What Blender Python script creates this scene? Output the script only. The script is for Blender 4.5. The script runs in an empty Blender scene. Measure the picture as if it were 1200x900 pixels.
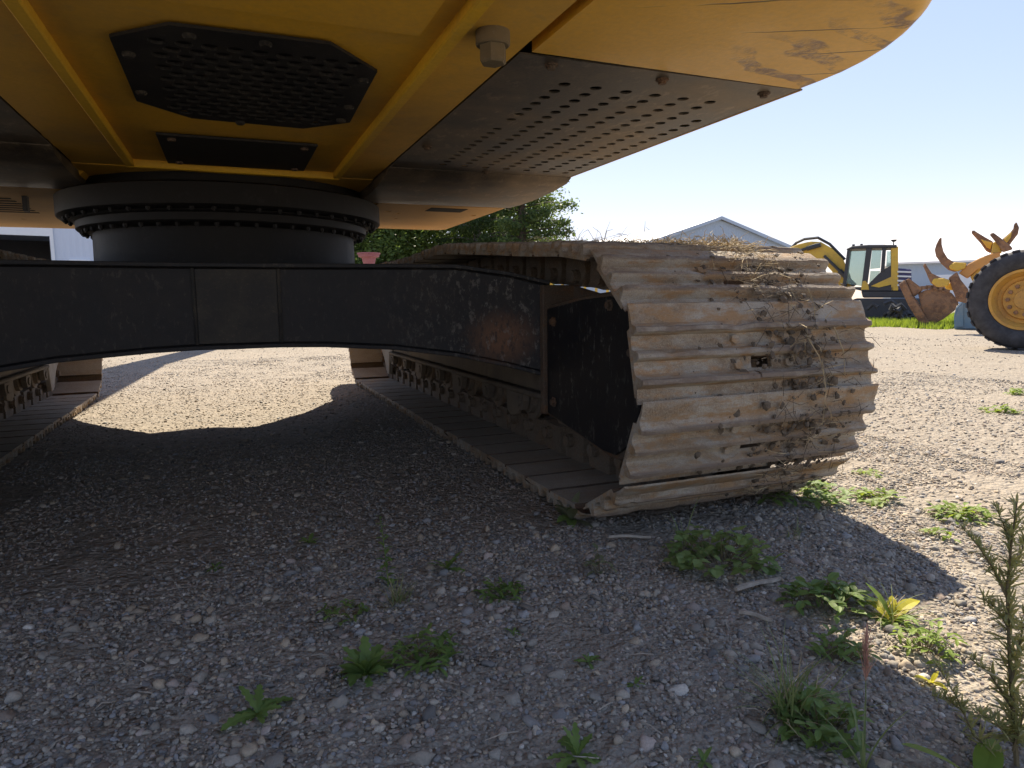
import bpy, bmesh, math, random
import numpy as np
from mathutils import Vector, Matrix, noise

random.seed(7)
rng = np.random.default_rng(7)
SC = bpy.context.scene
COL = SC.collection
PI = math.pi

# ------------------------------------------------------------------ camera
FPX, CX, CY = 800.0, 600.0, 450.0          # focal length and centre in photo pixels (1200 x 900)
def _d(px, py):
    return Vector((px - CX, CY - py, -FPX)).normalized()
_Y = _d(267, 359); _X = _d(2545, 331); _X = (_X - _Y * _X.dot(_Y)).normalized(); _Z = _X.cross(_Y)
ROT = Matrix((_X, _Y, _Z))
EYE = Vector((-0.017, 0.0, 0.64))
cam = bpy.data.cameras.new('camera'); cam_o = bpy.data.objects.new('camera', cam); COL.objects.link(cam_o)
cam.sensor_width = 36; cam.lens = FPX / 1200 * 36; cam.clip_start = 0.02; cam.clip_end = 5000
cam_o.matrix_world = Matrix.Translation(EYE) @ ROT.to_4x4()
SC.camera = cam_o

# ------------------------------------------------------------------ sky, sun, exposure
SUN_TO = Vector((0.35, 0.78, 1.0)).normalized()
ELEV = math.asin(SUN_TO.z); AZ = math.atan2(SUN_TO.x, SUN_TO.y)
W = bpy.data.worlds.new('World'); SC.world = W; W.use_nodes = True
wn = W.node_tree; wn.nodes.clear()
sky = wn.nodes.new('ShaderNodeTexSky'); sky.sky_type = 'NISHITA'; sky.sun_disc = False
sky.sun_elevation = ELEV; sky.sun_rotation = AZ; sky.altitude = 300; sky.air_density = 1.0; sky.dust_density = 0.3; sky.ozone_density = 1.0
bg = wn.nodes.new('ShaderNodeBackground'); bg.inputs['Strength'].default_value = 0.15
wo = wn.nodes.new('ShaderNodeOutputWorld')
wb = wn.nodes.new('ShaderNodeMix'); wb.data_type = 'RGBA'; wb.blend_type = 'MULTIPLY'; wb.inputs[0].default_value = 1.0; wb.inputs[7].default_value = (1.14, 1.00, 1.07, 1)   # white balance of the shade
sg = wn.nodes.new('ShaderNodeGamma'); sg.inputs[1].default_value = 0.42            # hazy summer sky: even all round rather than much brighter low down
hs_ = wn.nodes.new('ShaderNodeHueSaturation'); hs_.inputs['Saturation'].default_value = 1.65
wn.links.new(sky.outputs[0], sg.inputs[0]); wn.links.new(sg.outputs[0], hs_.inputs['Color']); wn.links.new(hs_.outputs[0], wb.inputs[6]); wn.links.new(wb.outputs[2], bg.inputs[0]); wn.links.new(bg.outputs[0], wo.inputs[0])
sl = bpy.data.lights.new('sun', 'SUN'); sl.energy = 3.55; sl.angle = math.radians(0.53); sl.color = (1.0, 0.89, 0.72)
so = bpy.data.objects.new('sun', sl); COL.objects.link(so)
so.rotation_euler = SUN_TO.to_track_quat('Z', 'Y').to_euler(); so.location = (3, 8, 12)
SC.view_settings.view_transform = 'Standard'; SC.view_settings.look = 'None'
SC.view_settings.exposure = 1.68; SC.view_settings.gamma = 1.0; SC.view_settings.use_curve_mapping = False
SC.render.engine = 'CYCLES'; SC.cycles.use_denoising = True; SC.cycles.max_bounces = 8
SC.cycles.diffuse_bounces = 5; SC.cycles.transparent_max_bounces = 12

# ------------------------------------------------------------------ pixel helpers (used once to place things in metres)
def ray(px, py): return ROT @ _d(px, py)
def on_z(px, py, z=0.0):
    r = ray(px, py); return EYE + r * ((z - EYE.z) / r.z)
def on_x(px, py, x):
    r = ray(px, py); return EYE + r * ((x - EYE.x) / r.x)
def on_y(px, py, y):
    r = ray(px, py); return EYE + r * ((y - EYE.y) / r.y)
def depth(P): return -(ROT.transposed() @ (P - EYE)).z

# ------------------------------------------------------------------ mesh helpers
class MB:
    def __init__(s): s.v = []; s.f = []
    def add(s, vs, fs):
        n = len(s.v); s.v += [tuple(v) for v in vs]; s.f += [tuple(i + n for i in f) for f in fs]; return s
    def box(s, x0, x1, y0, y1, z0, z1):
        return s.add([(x0,y0,z0),(x1,y0,z0),(x1,y1,z0),(x0,y1,z0),(x0,y0,z1),(x1,y0,z1),(x1,y1,z1),(x0,y1,z1)],
                     [(3,2,1,0),(4,5,6,7),(0,1,5,4),(1,2,6,5),(2,3,7,6),(3,0,4,7)])
    def prism(s, pts, a, b, axis='x'):
        n = len(pts)
        mk = {'x': lambda p, t: (t, p[0], p[1]), 'y': lambda p, t: (p[0], t, p[1]), 'z': lambda p, t: (p[0], p[1], t)}[axis]
        vs = [mk(p, a) for p in pts] + [mk(p, b) for p in pts]
        fs = [tuple(range(n))[::-1], tuple(range(n, 2*n))] + [(i, (i+1) % n, n+(i+1) % n, n+i) for i in range(n)]
        return s.add(vs, fs)
    def loft(s, rings, cap=True, closed=False):
        n = len(rings[0]); vs = [p for r in rings for p in r]; fs = []
        m = len(rings)
        for k in range(m if closed else m - 1):
            k2 = (k + 1) % m
            for i in range(n):
                j = (i + 1) % n; fs.append((k*n+i, k*n+j, k2*n+j, k2*n+i))
        if cap and not closed: fs += [tuple(range(n))[::-1], tuple(range((m-1)*n, m*n))]
        return s.add(vs, fs)
    def tube(s, path, r, n=8, cap=True):
        rr = r if hasattr(r, '__len__') else [r] * len(path)
        P = [Vector(p) for p in path]; rings = []
        up = Vector((0.13, 0.21, 1)).normalized()
        for i, p in enumerate(P):
            t = (P[min(i+1, len(P)-1)] - P[max(i-1, 0)]).normalized()
            if abs(t.dot(up)) > 0.98: up = Vector((1, 0.1, 0)).normalized()
            a = t.cross(up).normalized(); b = a.cross(t)
            rings.append([p + (a * math.cos(2*PI*k/n) + b * math.sin(2*PI*k/n)) * rr[i] for k in range(n)])
        return s.loft(rings, cap)
    def lathe(s, prof, c, axis='x', n=24, cap=True):
        rings = []
        for (t, r) in prof:
            ring = []
            for k in range(n):
                a = 2*PI*k/n; u, w = r*math.cos(a), r*math.sin(a)
                ring.append({'x': (c[0]+t, c[1]+u, c[2]+w), 'y': (c[0]+u, c[1]+t, c[2]+w), 'z': (c[0]+u, c[1]+w, c[2]+t)}[axis])
            rings.append(ring)
        return s.loft(rings, cap)
    def build(s, name, mat, parent=None, smooth=False, bevel=0.0, recalc=True):
        me = bpy.data.meshes.new(name); me.from_pydata(s.v, [], s.f)
        if recalc or bevel:
            bm = bmesh.new(); bm.from_mesh(me)
            bmesh.ops.recalc_face_normals(bm, faces=bm.faces)
            if bevel:
                ed = [e for e in bm.edges if len(e.link_faces) == 2 and e.calc_face_angle(0) > 0.6]
                bmesh.ops.bevel(bm, geom=ed, offset=bevel, segments=1, affect='EDGES', clamp_overlap=True)
            bm.to_mesh(me); bm.free()
        return link(name, me, mat, parent, smooth)

def link(name, me, mat, parent=None, smooth=False):
    if mat is not None and not me.materials: me.materials.append(mat)
    if smooth:
        me.polygons.foreach_set('use_smooth', [True] * len(me.polygons))
        try: me.set_sharp_from_angle(angle=math.radians(40))
        except Exception: pass
    o = bpy.data.objects.new(name, me); COL.objects.link(o)
    if parent is not None:
        o.parent = parent; o.matrix_parent_inverse = world_of(parent).inverted()
    return o
def world_of(o):
    m = o.matrix_basis.copy()
    if o.parent is not None: m = world_of(o.parent) @ o.matrix_parent_inverse @ m
    return m
def local(o):                                  # a part whose mesh is written in its thing's own axes
    o.matrix_parent_inverse = Matrix.Identity(4); return o
def tag(o, label=None, cat=None, group=None, kind=None):
    if label: o['label'] = label
    if cat: o['category'] = cat
    if group: o['group'] = group
    if kind: o['kind'] = kind
    return o
def empty(name, loc=(0,0,0), rz=0.0):
    o = bpy.data.objects.new(name, None); COL.objects.link(o); o.location = loc; o.rotation_euler = (0, 0, rz)
    o.empty_display_size = 0.2; return o

def plate_with_holes(outer, holes, z0, z1, nseg=12):
    """flat plate (outline in x,y) of real thickness with round holes cut through"""
    bm = bmesh.new(); edges = []
    def loop(pts):
        vs = [bm.verts.new((p[0], p[1], z0)) for p in pts]
        for i in range(len(vs)): edges.append(bm.edges.new((vs[i], vs[(i+1) % len(vs)])))
    loop(outer)
    for (x, y, r) in holes: loop([(x + r*math.cos(2*PI*k/nseg), y + r*math.sin(2*PI*k/nseg)) for k in range(nseg)])
    bmesh.ops.triangle_fill(bm, use_beauty=True, use_dissolve=False, edges=edges)
    fs = list(bm.faces)
    r = bmesh.ops.extrude_face_region(bm, geom=fs)
    for v in [g for g in r['geom'] if isinstance(g, bmesh.types.BMVert)]: v.co.z = z1
    bmesh.ops.recalc_face_normals(bm, faces=bm.faces)
    me = bpy.data.meshes.new('plate'); bm.to_mesh(me); bm.free(); return me

# ------------------------------------------------------------------ materials
class NT:
    def __init__(s, name):
        s.m = bpy.data.materials.new(name); s.m.use_nodes = True; s.t = s.m.node_tree; s.t.nodes.clear()
        s.out = s.t.nodes.new('ShaderNodeOutputMaterial')
    def n(s, typ, **kw):
        x = s.t.nodes.new(typ)
        for k, v in kw.items():
            if hasattr(x, k): setattr(x, k, v)
        return x
    def l(s, a, b): s.t.links.new(a, b)
    def coord(s, kind='Object'):
        return s.n('ShaderNodeTexCoord').outputs[kind]
    def geo(s): return s.n('ShaderNodeNewGeometry').outputs['Position']
    def mapv(s, vec, scale=(1,1,1), loc=(0,0,0), rot=(0,0,0)):
        m = s.n('ShaderNodeMapping'); m.inputs['Scale'].default_value = scale; m.inputs['Location'].default_value = loc; m.inputs['Rotation'].default_value = rot
        s.l(vec, m.inputs['Vector']); return m.outputs[0]
    def noise(s, vec, scale, detail=4, rough=0.6, dist=0.0):
        x = s.n('ShaderNodeTexNoise'); x.inputs['Scale'].default_value = scale; x.inputs['Detail'].default_value = detail
        x.inputs['Roughness'].default_value = rough; x.inputs['Distortion'].default_value = dist
        s.l(vec, x.inputs['Vector']); return x.outputs[0]
    def ramp(s, fac, stops, interp='LINEAR'):
        x = s.n('ShaderNodeValToRGB'); cr = x.color_ramp; cr.interpolation = interp
        while len(cr.elements) < len(stops): cr.elements.new(0.5)
        for e, (p, c) in zip(cr.elements, stops):
            e.position = p; e.color = (c, c, c, 1) if not hasattr(c, '__len__') else (c[0], c[1], c[2], 1)
        s.l(fac, x.inputs[0]); return x.outputs[0]
    def mix(s, fac, a, b, blend='MIX'):
        x = s.n('ShaderNodeMix'); x.data_type = 'RGBA'; x.blend_type = blend
        for v, i in ((fac, 0), (a, 6), (b, 7)):
            if hasattr(v, 'node'): s.l(v, x.inputs[i])
            elif i == 0: x.inputs[0].default_value = v
            else: x.inputs[i].default_value = (v[0], v[1], v[2], 1)
        return x.outputs[2]
    def math(s, op, a, b=0.0):
        x = s.n('ShaderNodeMath'); x.operation = op
        for v, i in ((a, 0), (b, 1)):
            if hasattr(v, 'node'): s.l(v, x.inputs[i])
            else: x.inputs[i].default_value = v
        return x.outputs[0]
    def bsdf(s, col, rough=0.6, metal=0.0, spec=0.5, bump=None, bstr=0.3, bdist=0.01):
        b = s.n('ShaderNodeBsdfPrincipled')
        for v, k in ((col, 'Base Color'), (rough, 'Roughness'), (metal, 'Metallic'), (spec, 'Specular IOR Level')):
            if hasattr(v, 'node'): s.l(v, b.inputs[k])
            elif hasattr(v, '__len__'): b.inputs[k].default_value = (v[0], v[1], v[2], 1)
            else: b.inputs[k].default_value = v
        if bump is not None:
            x = s.n('ShaderNodeBump'); x.inputs['Strength'].default_value = bstr; x.inputs['Distance'].default_value = bdist
            s.l(bump, x.inputs['Height']); s.l(x.outputs[0], b.inputs['Normal'])
        s.l(b.outputs[0], s.out.inputs[0]); return b

M = {}
def paint(name, base, dirt, wear, amount=0.5, rough=0.42, scale=3.0, scuff=0.5, streak=(1,1,1), spec=0.4):
    t = NT(name); g = t.geo()
    n1 = t.noise(g, scale, 6, 0.65); n2 = t.noise(t.mapv(g, streak), scale*9, 5, 0.7); n3 = t.noise(g, scale*40, 3, 0.6)
    m1 = t.ramp(n1, [(0.42, 0.0), (0.75, amount)])
    c = t.mix(m1, base, dirt)
    m2 = t.math('MULTIPLY', t.ramp(n2, [(0.57, 0.0), (0.64, scuff)]), t.ramp(n1, [(0.40, 0.25), (0.62, 1.0)]))
    c = t.mix(m2, c, wear)
    c = t.mix(t.ramp(n3, [(0.3, 0.0), (0.8, 0.25)]), c, dirt)
    if name == 'black_paint':
        vd = t.n('ShaderNodeVectorMath'); vd.operation = 'DISTANCE'; t.l(t.mapv(g, (1,1,1.3)), vd.inputs[0]); vd.inputs[1].default_value = (0.88, 2.27, 0.515*1.3)
        pm_ = t.math('MULTIPLY', t.ramp(t.math('ADD', vd.outputs['Value'], t.math('MULTIPLY', n2, 0.22)), [(0.17,1.0),(0.26,0.0)]), t.ramp(n2, [(0.38,0.2),(0.55,0.9)]))
        c = t.mix(pm_, c, (0.17,0.085,0.045))
        sx_ = t.n('ShaderNodeSeparateXYZ'); t.l(g, sx_.inputs[0])
        sc_ = t.math('MULTIPLY', t.ramp(t.noise(t.mapv(g, (1,1,0.6)), 38, 6, 0.75), [(0.54,0.0),(0.62,0.55)]), t.ramp(sx_.outputs[0], [(0.45,0.0),(0.85,1.0)]))
        c = t.mix(sc_, c, (0.20,0.185,0.165))
    r = t.ramp(t.math('ADD', t.math('MULTIPLY', m1, 0.5), t.math('MULTIPLY', n3, 0.4)), [(0.0, rough), (0.8, min(1, rough+0.35))])
    t.bsdf(c, r, 0, spec, t.math('ADD', n3, t.math('MULTIPLY', m2, 0.6)), 0.12, 0.004)
    M[name] = t.m
paint('black_paint', (0.014,0.015,0.018), (0.05,0.046,0.042), (0.13,0.11,0.095), 0.5, 0.46, 7.0, 0.35, (1,1,0.5), 0.24)
paint('drum_paint', (0.010,0.0105,0.012), (0.028,0.025,0.022), (0.07,0.07,0.075), 0.55, 0.42, 3.5, 0.25, (1,1,1), 0.22)
paint('panel_worn', (0.018,0.018,0.018), (0.07,0.062,0.05), (0.15,0.11,0.07), 0.9, 0.42, 11, 0.5, (1,1,1), 0.25)
paint('black_cover', (0.012,0.012,0.014), (0.05,0.046,0.04), (0.17,0.16,0.145), 0.4, 0.55, 5.5, 0.6, (1,1,0.45), 0.2)
paint('black_pan', (0.028,0.027,0.026), (0.32,0.25,0.17), (0.38,0.30,0.21), 0.9, 0.36, 3.0, 0.5, (1,0.5,1))
paint('dark_grille', (0.012,0.012,0.013), (0.04,0.036,0.03), (0.09,0.085,0.08), 0.5, 0.5, 6, 0.4)
paint('yellow_frame', (0.80,0.45,0.035), (0.40,0.26,0.10), (0.40,0.29,0.15), 0.75, 0.42, 2.0, 0.25)
paint('yellow_rib', (0.86,0.52,0.03), (0.34,0.20,0.05), (0.40,0.28,0.12), 0.35, 0.4, 2.0, 0.2)
paint('yellow_bg', (0.66,0.42,0.05), (0.42,0.27,0.10), (0.25,0.15,0.08), 0.6, 0.5, 4, 0.7)
paint('orange_bg', (0.60,0.29,0.08), (0.42,0.22,0.10), (0.26,0.13,0.07), 0.7, 0.6, 5, 0.7)
paint('dusty_tan', (0.50,0.30,0.10), (0.40,0.28,0.15), (0.20,0.13,0.08), 0.8, 0.65, 3.0, 0.35)
paint('frame_dusty', (0.10,0.085,0.07), (0.26,0.21,0.15), (0.30,0.25,0.18), 0.9, 0.7, 3.0, 0.3, (1,1,0.3))
paint('grey_steel', (0.30,0.27,0.23), (0.22,0.18,0.13), (0.40,0.37,0.33), 0.7, 0.55, 8, 0.4)
paint('bolt_dirty', (0.13,0.105,0.065), (0.20,0.15,0.08), (0.24,0.21,0.17), 0.8, 0.6, 12, 0.4)
paint('blue_paint', (0.10,0.20,0.30), (0.22,0.25,0.27), (0.3,0.3,0.3), 0.6, 0.6, 3, 0.5)
paint('red_paint', (0.26,0.09,0.11), (0.35,0.17,0.16), (0.3,0.2,0.2), 0.5, 0.6, 3, 0.3)
paint('cab_dark', (0.035,0.037,0.045), (0.07,0.07,0.07), (0.12,0.12,0.12), 0.4, 0.4, 3, 0.3)
paint('cab_stripe', (0.75,0.75,0.76), (0.5,0.5,0.5), (0.6,0.6,0.6), 0.3, 0.5, 3, 0.2)
paint('navy_paint', (0.04,0.04,0.13), (0.1,0.1,0.14), (0.2,0.2,0.22), 0.3, 0.5, 3, 0.2)

def rust(name, grey, brown, orange, dust, damt, rough=0.75, scale=5.0, bstr=0.5):
    t = NT(name); g = t.geo()
    n1 = t.noise(t.mapv(g, (0.5,1,1)), scale, 8, 0.68, 0.4); n2 = t.noise(t.mapv(g, (0.35,1,1), (3,1,7)), scale*3.2, 6, 0.7); n3 = t.noise(g, scale*18, 5, 0.65)
    n4 = t.noise(g, scale*70, 3, 0.6)
    c = t.mix(t.ramp(n1, [(0.44,0),(0.57,1)]), grey, brown)
    c = t.mix(t.ramp(n2, [(0.50,0),(0.62,0.9)]), c, orange)
    c = t.mix(t.ramp(n3, [(0.40,0),(0.70,damt)]), c, dust)
    c = t.mix(t.ramp(n4, [(0.52,0),(0.68,0.7)]), c, tuple(x*0.35 for x in brown))
    c = t.mix(t.ramp(t.noise(g, scale*45, 4, 0.7), [(0.56,0),(0.66,0.6)]), c, tuple(min(1, x*1.35) for x in dust))
    if name == 'rusty_shoe':
        sp_ = t.n('ShaderNodeSeparateXYZ'); t.l(t.coord('Object'), sp_.inputs[0])
        mr = t.n('ShaderNodeMapRange'); mr.inputs[1].default_value = 0.085; mr.inputs[2].default_value = 0.118; t.l(sp_.outputs[2], mr.inputs[0])
        tip = t.math('MULTIPLY', t.ramp(mr.outputs[0], [(0.72,0.0),(0.9,1.0)]), t.ramp(n2, [(0.38,0.25),(0.55,0.95)]))
        flank = t.math('MULTIPLY', t.ramp(mr.outputs[0], [(0.08,0.0),(0.3,1.0),(0.6,1.0),(0.8,0.0)]), t.ramp(n2, [(0.46,0.05),(0.60,0.65)]))
        c = t.mix(flank, c, (0.34,0.21,0.10)); c = t.mix(tip, c, (0.20,0.155,0.12))
    h = t.math('ADD', t.math('MULTIPLY', n3, 1.0), t.math('MULTIPLY', n4, 0.5))
    t.bsdf(c, t.ramp(n3, [(0.3, rough-0.2), (0.7, min(1, rough+0.15))]), 0, 0.4, h, bstr, 0.006)
    M[name] = t.m
rust('rusty_shoe', (0.42,0.385,0.33), (0.25,0.175,0.11), (0.42,0.23,0.095), (0.50,0.42,0.30), 0.6, 0.72, 9.0, 0.9)
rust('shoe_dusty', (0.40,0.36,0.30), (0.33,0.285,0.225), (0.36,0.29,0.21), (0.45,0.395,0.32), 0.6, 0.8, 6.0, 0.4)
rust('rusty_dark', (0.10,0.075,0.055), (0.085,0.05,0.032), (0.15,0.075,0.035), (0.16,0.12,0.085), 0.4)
rust('rusty_bucket', (0.28,0.15,0.085), (0.13,0.06,0.035), (0.36,0.17,0.07), (0.30,0.20,0.12), 0.5, 0.8, 4.0, 0.4)
rust('chain_dusty', (0.16,0.13,0.10), (0.13,0.095,0.065), (0.19,0.12,0.07), (0.24,0.20,0.15), 0.6)

def simple(name, col, rough=0.6, metal=0.0, var=0.25, scale=6.0, bump=0.0):
    t = NT(name); g = t.geo(); n1 = t.noise(g, scale, 5, 0.65)
    c = t.mix(t.ramp(n1, [(0.3, 0.0), (0.75, 1.0)]), tuple(x*(1-var) for x in col), tuple(min(1, x*(1+var)) for x in col))
    t.bsdf(c, rough, metal, 0.4, n1 if bump else None, bump, 0.01); M[name] = t.m
paint('rim_paint', (0.60,0.33,0.06), (0.36,0.20,0.08), (0.22,0.12,0.06), 0.8, 0.5, 6, 0.7)
simple('rubber', (0.05,0.05,0.054), 0.8, 0, 0.5, 9, 0.2)
simple('opening_shade_black', (0.006,0.006,0.006), 0.9)  # near-black standing in for the shade inside openings
simple('wall_blue', (0.38,0.46,0.56), 0.55, 0, 0.06, 0.3)
simple('wall_white', (0.66,0.70,0.76), 0.55, 0, 0.06, 0.5)
simple('roof_white', (0.80,0.79,0.78), 0.5, 0, 0.05, 0.3)
simple('trim_white', (0.78,0.80,0.82), 0.5, 0, 0.05, 1)
simple('bark', (0.09,0.07,0.055), 0.9, 0, 0.4, 6, 0.5)
simple('bark_grey', (0.22,0.20,0.19), 0.9, 0, 0.3, 6, 0.5)
simple('wood', (0.36,0.31,0.25), 0.8, 0, 0.3, 60, 0.4)
simple('mud', (0.115,0.09,0.065), 0.95, 0, 0.5, 40, 0.6)
simple('straw', (0.42,0.33,0.19), 0.8, 0, 0.45, 25)
simple('stem', (0.16,0.12,0.06), 0.8, 0, 0.3, 30)
def glass(name, col):
    t = NT(name); b = t.bsdf(col, 0.06, 0, 0.5); b.inputs['Transmission Weight'].default_value = 0.75; b.inputs['IOR'].default_value = 1.2; M[name] = t.m
glass('cab_glass', (0.42,0.56,0.54))

def leafmat(name, c0, c1, trans=0.45, scale=20):
    t = NT(name); g = t.geo(); n = t.noise(g, scale, 3, 0.6)
    c = t.mix(t.ramp(n, [(0.3,0),(0.7,1)]), c0, c1)
    d = t.n('ShaderNodeBsdfPrincipled'); t.l(c, d.inputs['Base Color']); d.inputs['Roughness'].default_value = 0.55; d.inputs['Specular IOR Level'].default_value = 0.3
    tr = t.n('ShaderNodeBsdfTranslucent'); t.l(t.mix(0.5, c, (c1[0]*1.4, c1[1]*1.3, c1[2]*0.5)), tr.inputs[0])
    mx = t.n('ShaderNodeMixShader'); mx.inputs[0].default_value = trans
    t.l(d.outputs[0], mx.inputs[1]); t.l(tr.outputs[0], mx.inputs[2]); t.l(mx.outputs[0], t.out.inputs[0]); M[name] = t.m
leafmat('leaf_green', (0.12,0.195,0.055), (0.22,0.31,0.09))
leafmat('leaf_light', (0.15,0.23,0.075), (0.27,0.35,0.13))
leafmat('leaf_bright', (0.14,0.22,0.03), (0.24,0.32,0.05))
leafmat('leaf_yellow', (0.42,0.40,0.03), (0.55,0.50,0.05))
leafmat('leaf_grey', (0.16,0.18,0.10), (0.24,0.25,0.15))
leafmat('leaf_sage', (0.24,0.27,0.12), (0.42,0.40,0.21), 0.55)
leafmat('blade_green', (0.15,0.20,0.08), (0.26,0.30,0.14), 0.4)
leafmat('plume_pink', (0.45,0.24,0.24), (0.55,0.34,0.30), 0.5, 80)
leafmat('tree_dark', (0.05,0.085,0.03), (0.10,0.15,0.05), 0.45, 0.8)
leafmat('tree_mid', (0.08,0.13,0.035), (0.15,0.21,0.06), 0.5, 0.8)

# gravel sheet: pebble-sized cells in three scales over dirt
t = NT('gravel_ground'); g = t.geo()
def cells(scale):
    v = t.n('ShaderNodeTexVoronoi'); v.inputs['Scale'].default_value = scale; t.l(g, v.inputs['Vector']); return v
v1, v2, v3 = cells(55), cells(120), cells(24)
big = t.noise(g, 0.5, 5, 0.6); mid = t.noise(g, 3.0, 5, 0.65); fine = t.noise(g, 160, 3, 0.6)
def stonecol(v):
    sep = t.n('ShaderNodeSeparateColor'); t.l(v.outputs['Color'], sep.inputs[0])
    return t.ramp(sep.outputs[0], [(0.0,(0.20,0.175,0.145)),(0.25,(0.30,0.27,0.23)),(0.45,(0.38,0.335,0.27)),(0.65,(0.28,0.255,0.225)),(0.8,(0.44,0.385,0.305)),(0.93,(0.33,0.275,0.215)),(1.0,(0.56,0.50,0.42))])
c = t.mix(t.ramp(v1.outputs['Distance'], [(0.35,0.0),(0.6,0.65)]), stonecol(v1), (0.25,0.21,0.165))
c = t.mix(t.ramp(mid, [(0.42,0.0),(0.62,0.8)]), c, stonecol(v2))
c = t.mix(t.ramp(t.noise(g, 1.7, 4, 0.6), [(0.5,0.0),(0.7,0.55)]), c, (0.40,0.335,0.255))
c = t.mix(t.ramp(big, [(0.35,0.0),(0.7,0.45)]), c, (0.44,0.37,0.285))
c = t.mix(t.ramp(t.noise(g, 22, 5, 0.75), [(0.40,0.55),(0.56,0.0)]), c, (0.17,0.145,0.115))
c = t.mix(t.ramp(t.noise(t.mapv(g, (1,2.2,1)), 6, 6, 0.75), [(0.36,0.5),(0.50,0.0)]), c, (0.24,0.20,0.155))
c = t.mix(t.ramp(fine, [(0.35,0.4),(0.7,0.0)]), c, (0.18,0.155,0.125))
h = t.math('ADD', t.math('MULTIPLY', t.math('SUBTRACT', 1.0, v1.outputs['Distance']), 0.7), t.math('ADD', t.math('MULTIPLY', t.math('SUBTRACT', 1.0, v2.outputs['Distance']), 0.35), t.math('MULTIPLY', t.math('SUBTRACT', 1.0, v3.outputs['Distance']), 0.8)))
h = t.math('ADD', h, t.math('MULTIPLY', fine, 0.2))
t.bsdf(c, 0.9, 0, 0.25, h, 1.0, 0.014); M['gravel_ground'] = t.m

t = NT('pebble'); at = t.n('ShaderNodeAttribute'); at.attribute_type = 'INSTANCER'; at.attribute_name = 'pcol'
oc = t.coord('Object'); nn = t.noise(oc, 3.0, 4, 0.65)
c = t.mix(t.ramp(nn, [(0.35,0.35),(0.65,0.0)]), at.outputs['Color'], (0.12,0.10,0.08))
t.bsdf(c, 0.78, 0, 0.35, nn, 0.2, 0.05); M['pebble'] = t.m

# counterweight: yellow paint with long cracks and scraped gouges on the corner
t = NT('counterweight_paint'); g = t.geo()
n1 = t.noise(g, 2.2, 6, 0.65); n3 = t.noise(g, 70, 3, 0.6)
c = t.mix(t.ramp(n1, [(0.4,0),(0.75,0.55)]), (0.80,0.45,0.035), (0.56,0.34,0.09))
c = t.mix(t.ramp(n3, [(0.35,0),(0.8,0.3)]), c, (0.40,0.26,0.10))
sx = t.n('ShaderNodeSeparateXYZ'); t.l(g, sx.inputs[0])
nb = t.noise(g, 3.5, 4, 0.5)
wv = t.n('ShaderNodeTexWave'); wv.inputs['Scale'].default_value = 2.1; wv.inputs['Distortion'].default_value = 2.2; wv.inputs['Detail'].default_value = 3; wv.inputs['Detail Scale'].default_value = 1.2
t.l(t.mapv(g, (1,1,1), (0.2,0.1,0), (0,0,math.radians(118))), wv.inputs['Vector'])
crack = t.math('MULTIPLY', t.ramp(wv.outputs[0], [(0.0,1.0),(0.0016,0.9),(0.004,0.0)]), t.ramp(t.noise(g, 2.3, 2, 0.5), [(0.50,0),(0.56,1)]))
c = t.mix(crack, c, (0.03,0.022,0.015))
wv2 = t.n('ShaderNodeTexWave'); wv2.inputs['Scale'].default_value = 2.6; wv2.inputs['Distortion'].default_value = 7.0; wv2.inputs['Detail'].default_value = 3; wv2.inputs['Detail Scale'].default_value = 1.65
t.l(t.mapv(g, (0.75,1,1), (0.35,0.2,0), (0,0,math.radians(66))), wv2.inputs['Vector'])
gouge = t.math('MULTIPLY', t.ramp(wv2.outputs[0], [(0.80,0.0),(0.86,1.0)]), t.ramp(t.math('ADD', sx.outputs[0], t.math('MULTIPLY', nb, 0.6)), [(0.0,0),(0.5,0.0)]))
gm = t.n('ShaderNodeMapRange'); gm.inputs[1].default_value = 1.42; gm.inputs[2].default_value = 1.52; t.l(t.math('ADD', sx.outputs[0], t.math('MULTIPLY', nb, 0.6)), gm.inputs[0])
gouge = t.math('MULTIPLY', t.math('MULTIPLY', t.ramp(wv2.outputs[0], [(0.55,0.0),(0.70,0.9)]), gm.outputs[0]), t.ramp(t.noise(g, 9, 6, 0.75), [(0.42,0.0),(0.56,1.0)]))
gr = t.mix(t.ramp(t.noise(g, 45, 4, 0.7), [(0.35,0),(0.65,1)]), (0.17,0.085,0.05), (0.27,0.19,0.14))
c = t.mix(gouge, c, gr)
hb = t.math('SUBTRACT', t.math('MULTIPLY', n3, 0.3), t.math('ADD', gouge, crack))
t.bsdf(c, t.ramp(n1, [(0.3,0.34),(0.7,0.6)]), 0, 0.5, hb, 0.35, 0.004); M['counterweight_paint'] = t.m

# ------------------------------------------------------------------ ground
def gz(x, y):
    n = noise.noise(Vector((x*0.9, y*0.9, 0.3))) * 0.012 + noise.noise(Vector((x*4.1, y*4.1, 2.0))) * 0.006
    r = math.hypot(x, y)
    return n * (1.0 if r < 14 else max(0.0, 1 - (r-14)/20)) - 0.004
def axis_coords(lo, hi, fine_lo, fine_hi, step, grow=1.22):
    a = list(np.arange(fine_lo, fine_hi, step)); s = step; x = fine_lo
    pre = []
    while x > lo: s *= grow; x -= s; pre.append(x)
    s = step; x = a[-1]; post = []
    while x < hi: s *= grow; x += s; post.append(x)
    return pre[::-1] + a + post
gx = axis_coords(-900, 900, -2.2, 3.2, 0.03); gy = axis_coords(-60, 1200, 0.25, 5.0, 0.03)
nx_, ny_ = len(gx), len(gy)
gv = [(x, y, gz(x, y) + (noise.noise(Vector((x*14, y*14, 5))) * 0.004 if -2.3 < x < 3.3 and 0 < y < 5.2 else 0)) for y in gy for x in gx]
gf = [(j*nx_+i, j*nx_+i+1, (j+1)*nx_+i+1, (j+1)*nx_+i) for j in range(ny_-1) for i in range(nx_-1)]
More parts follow.
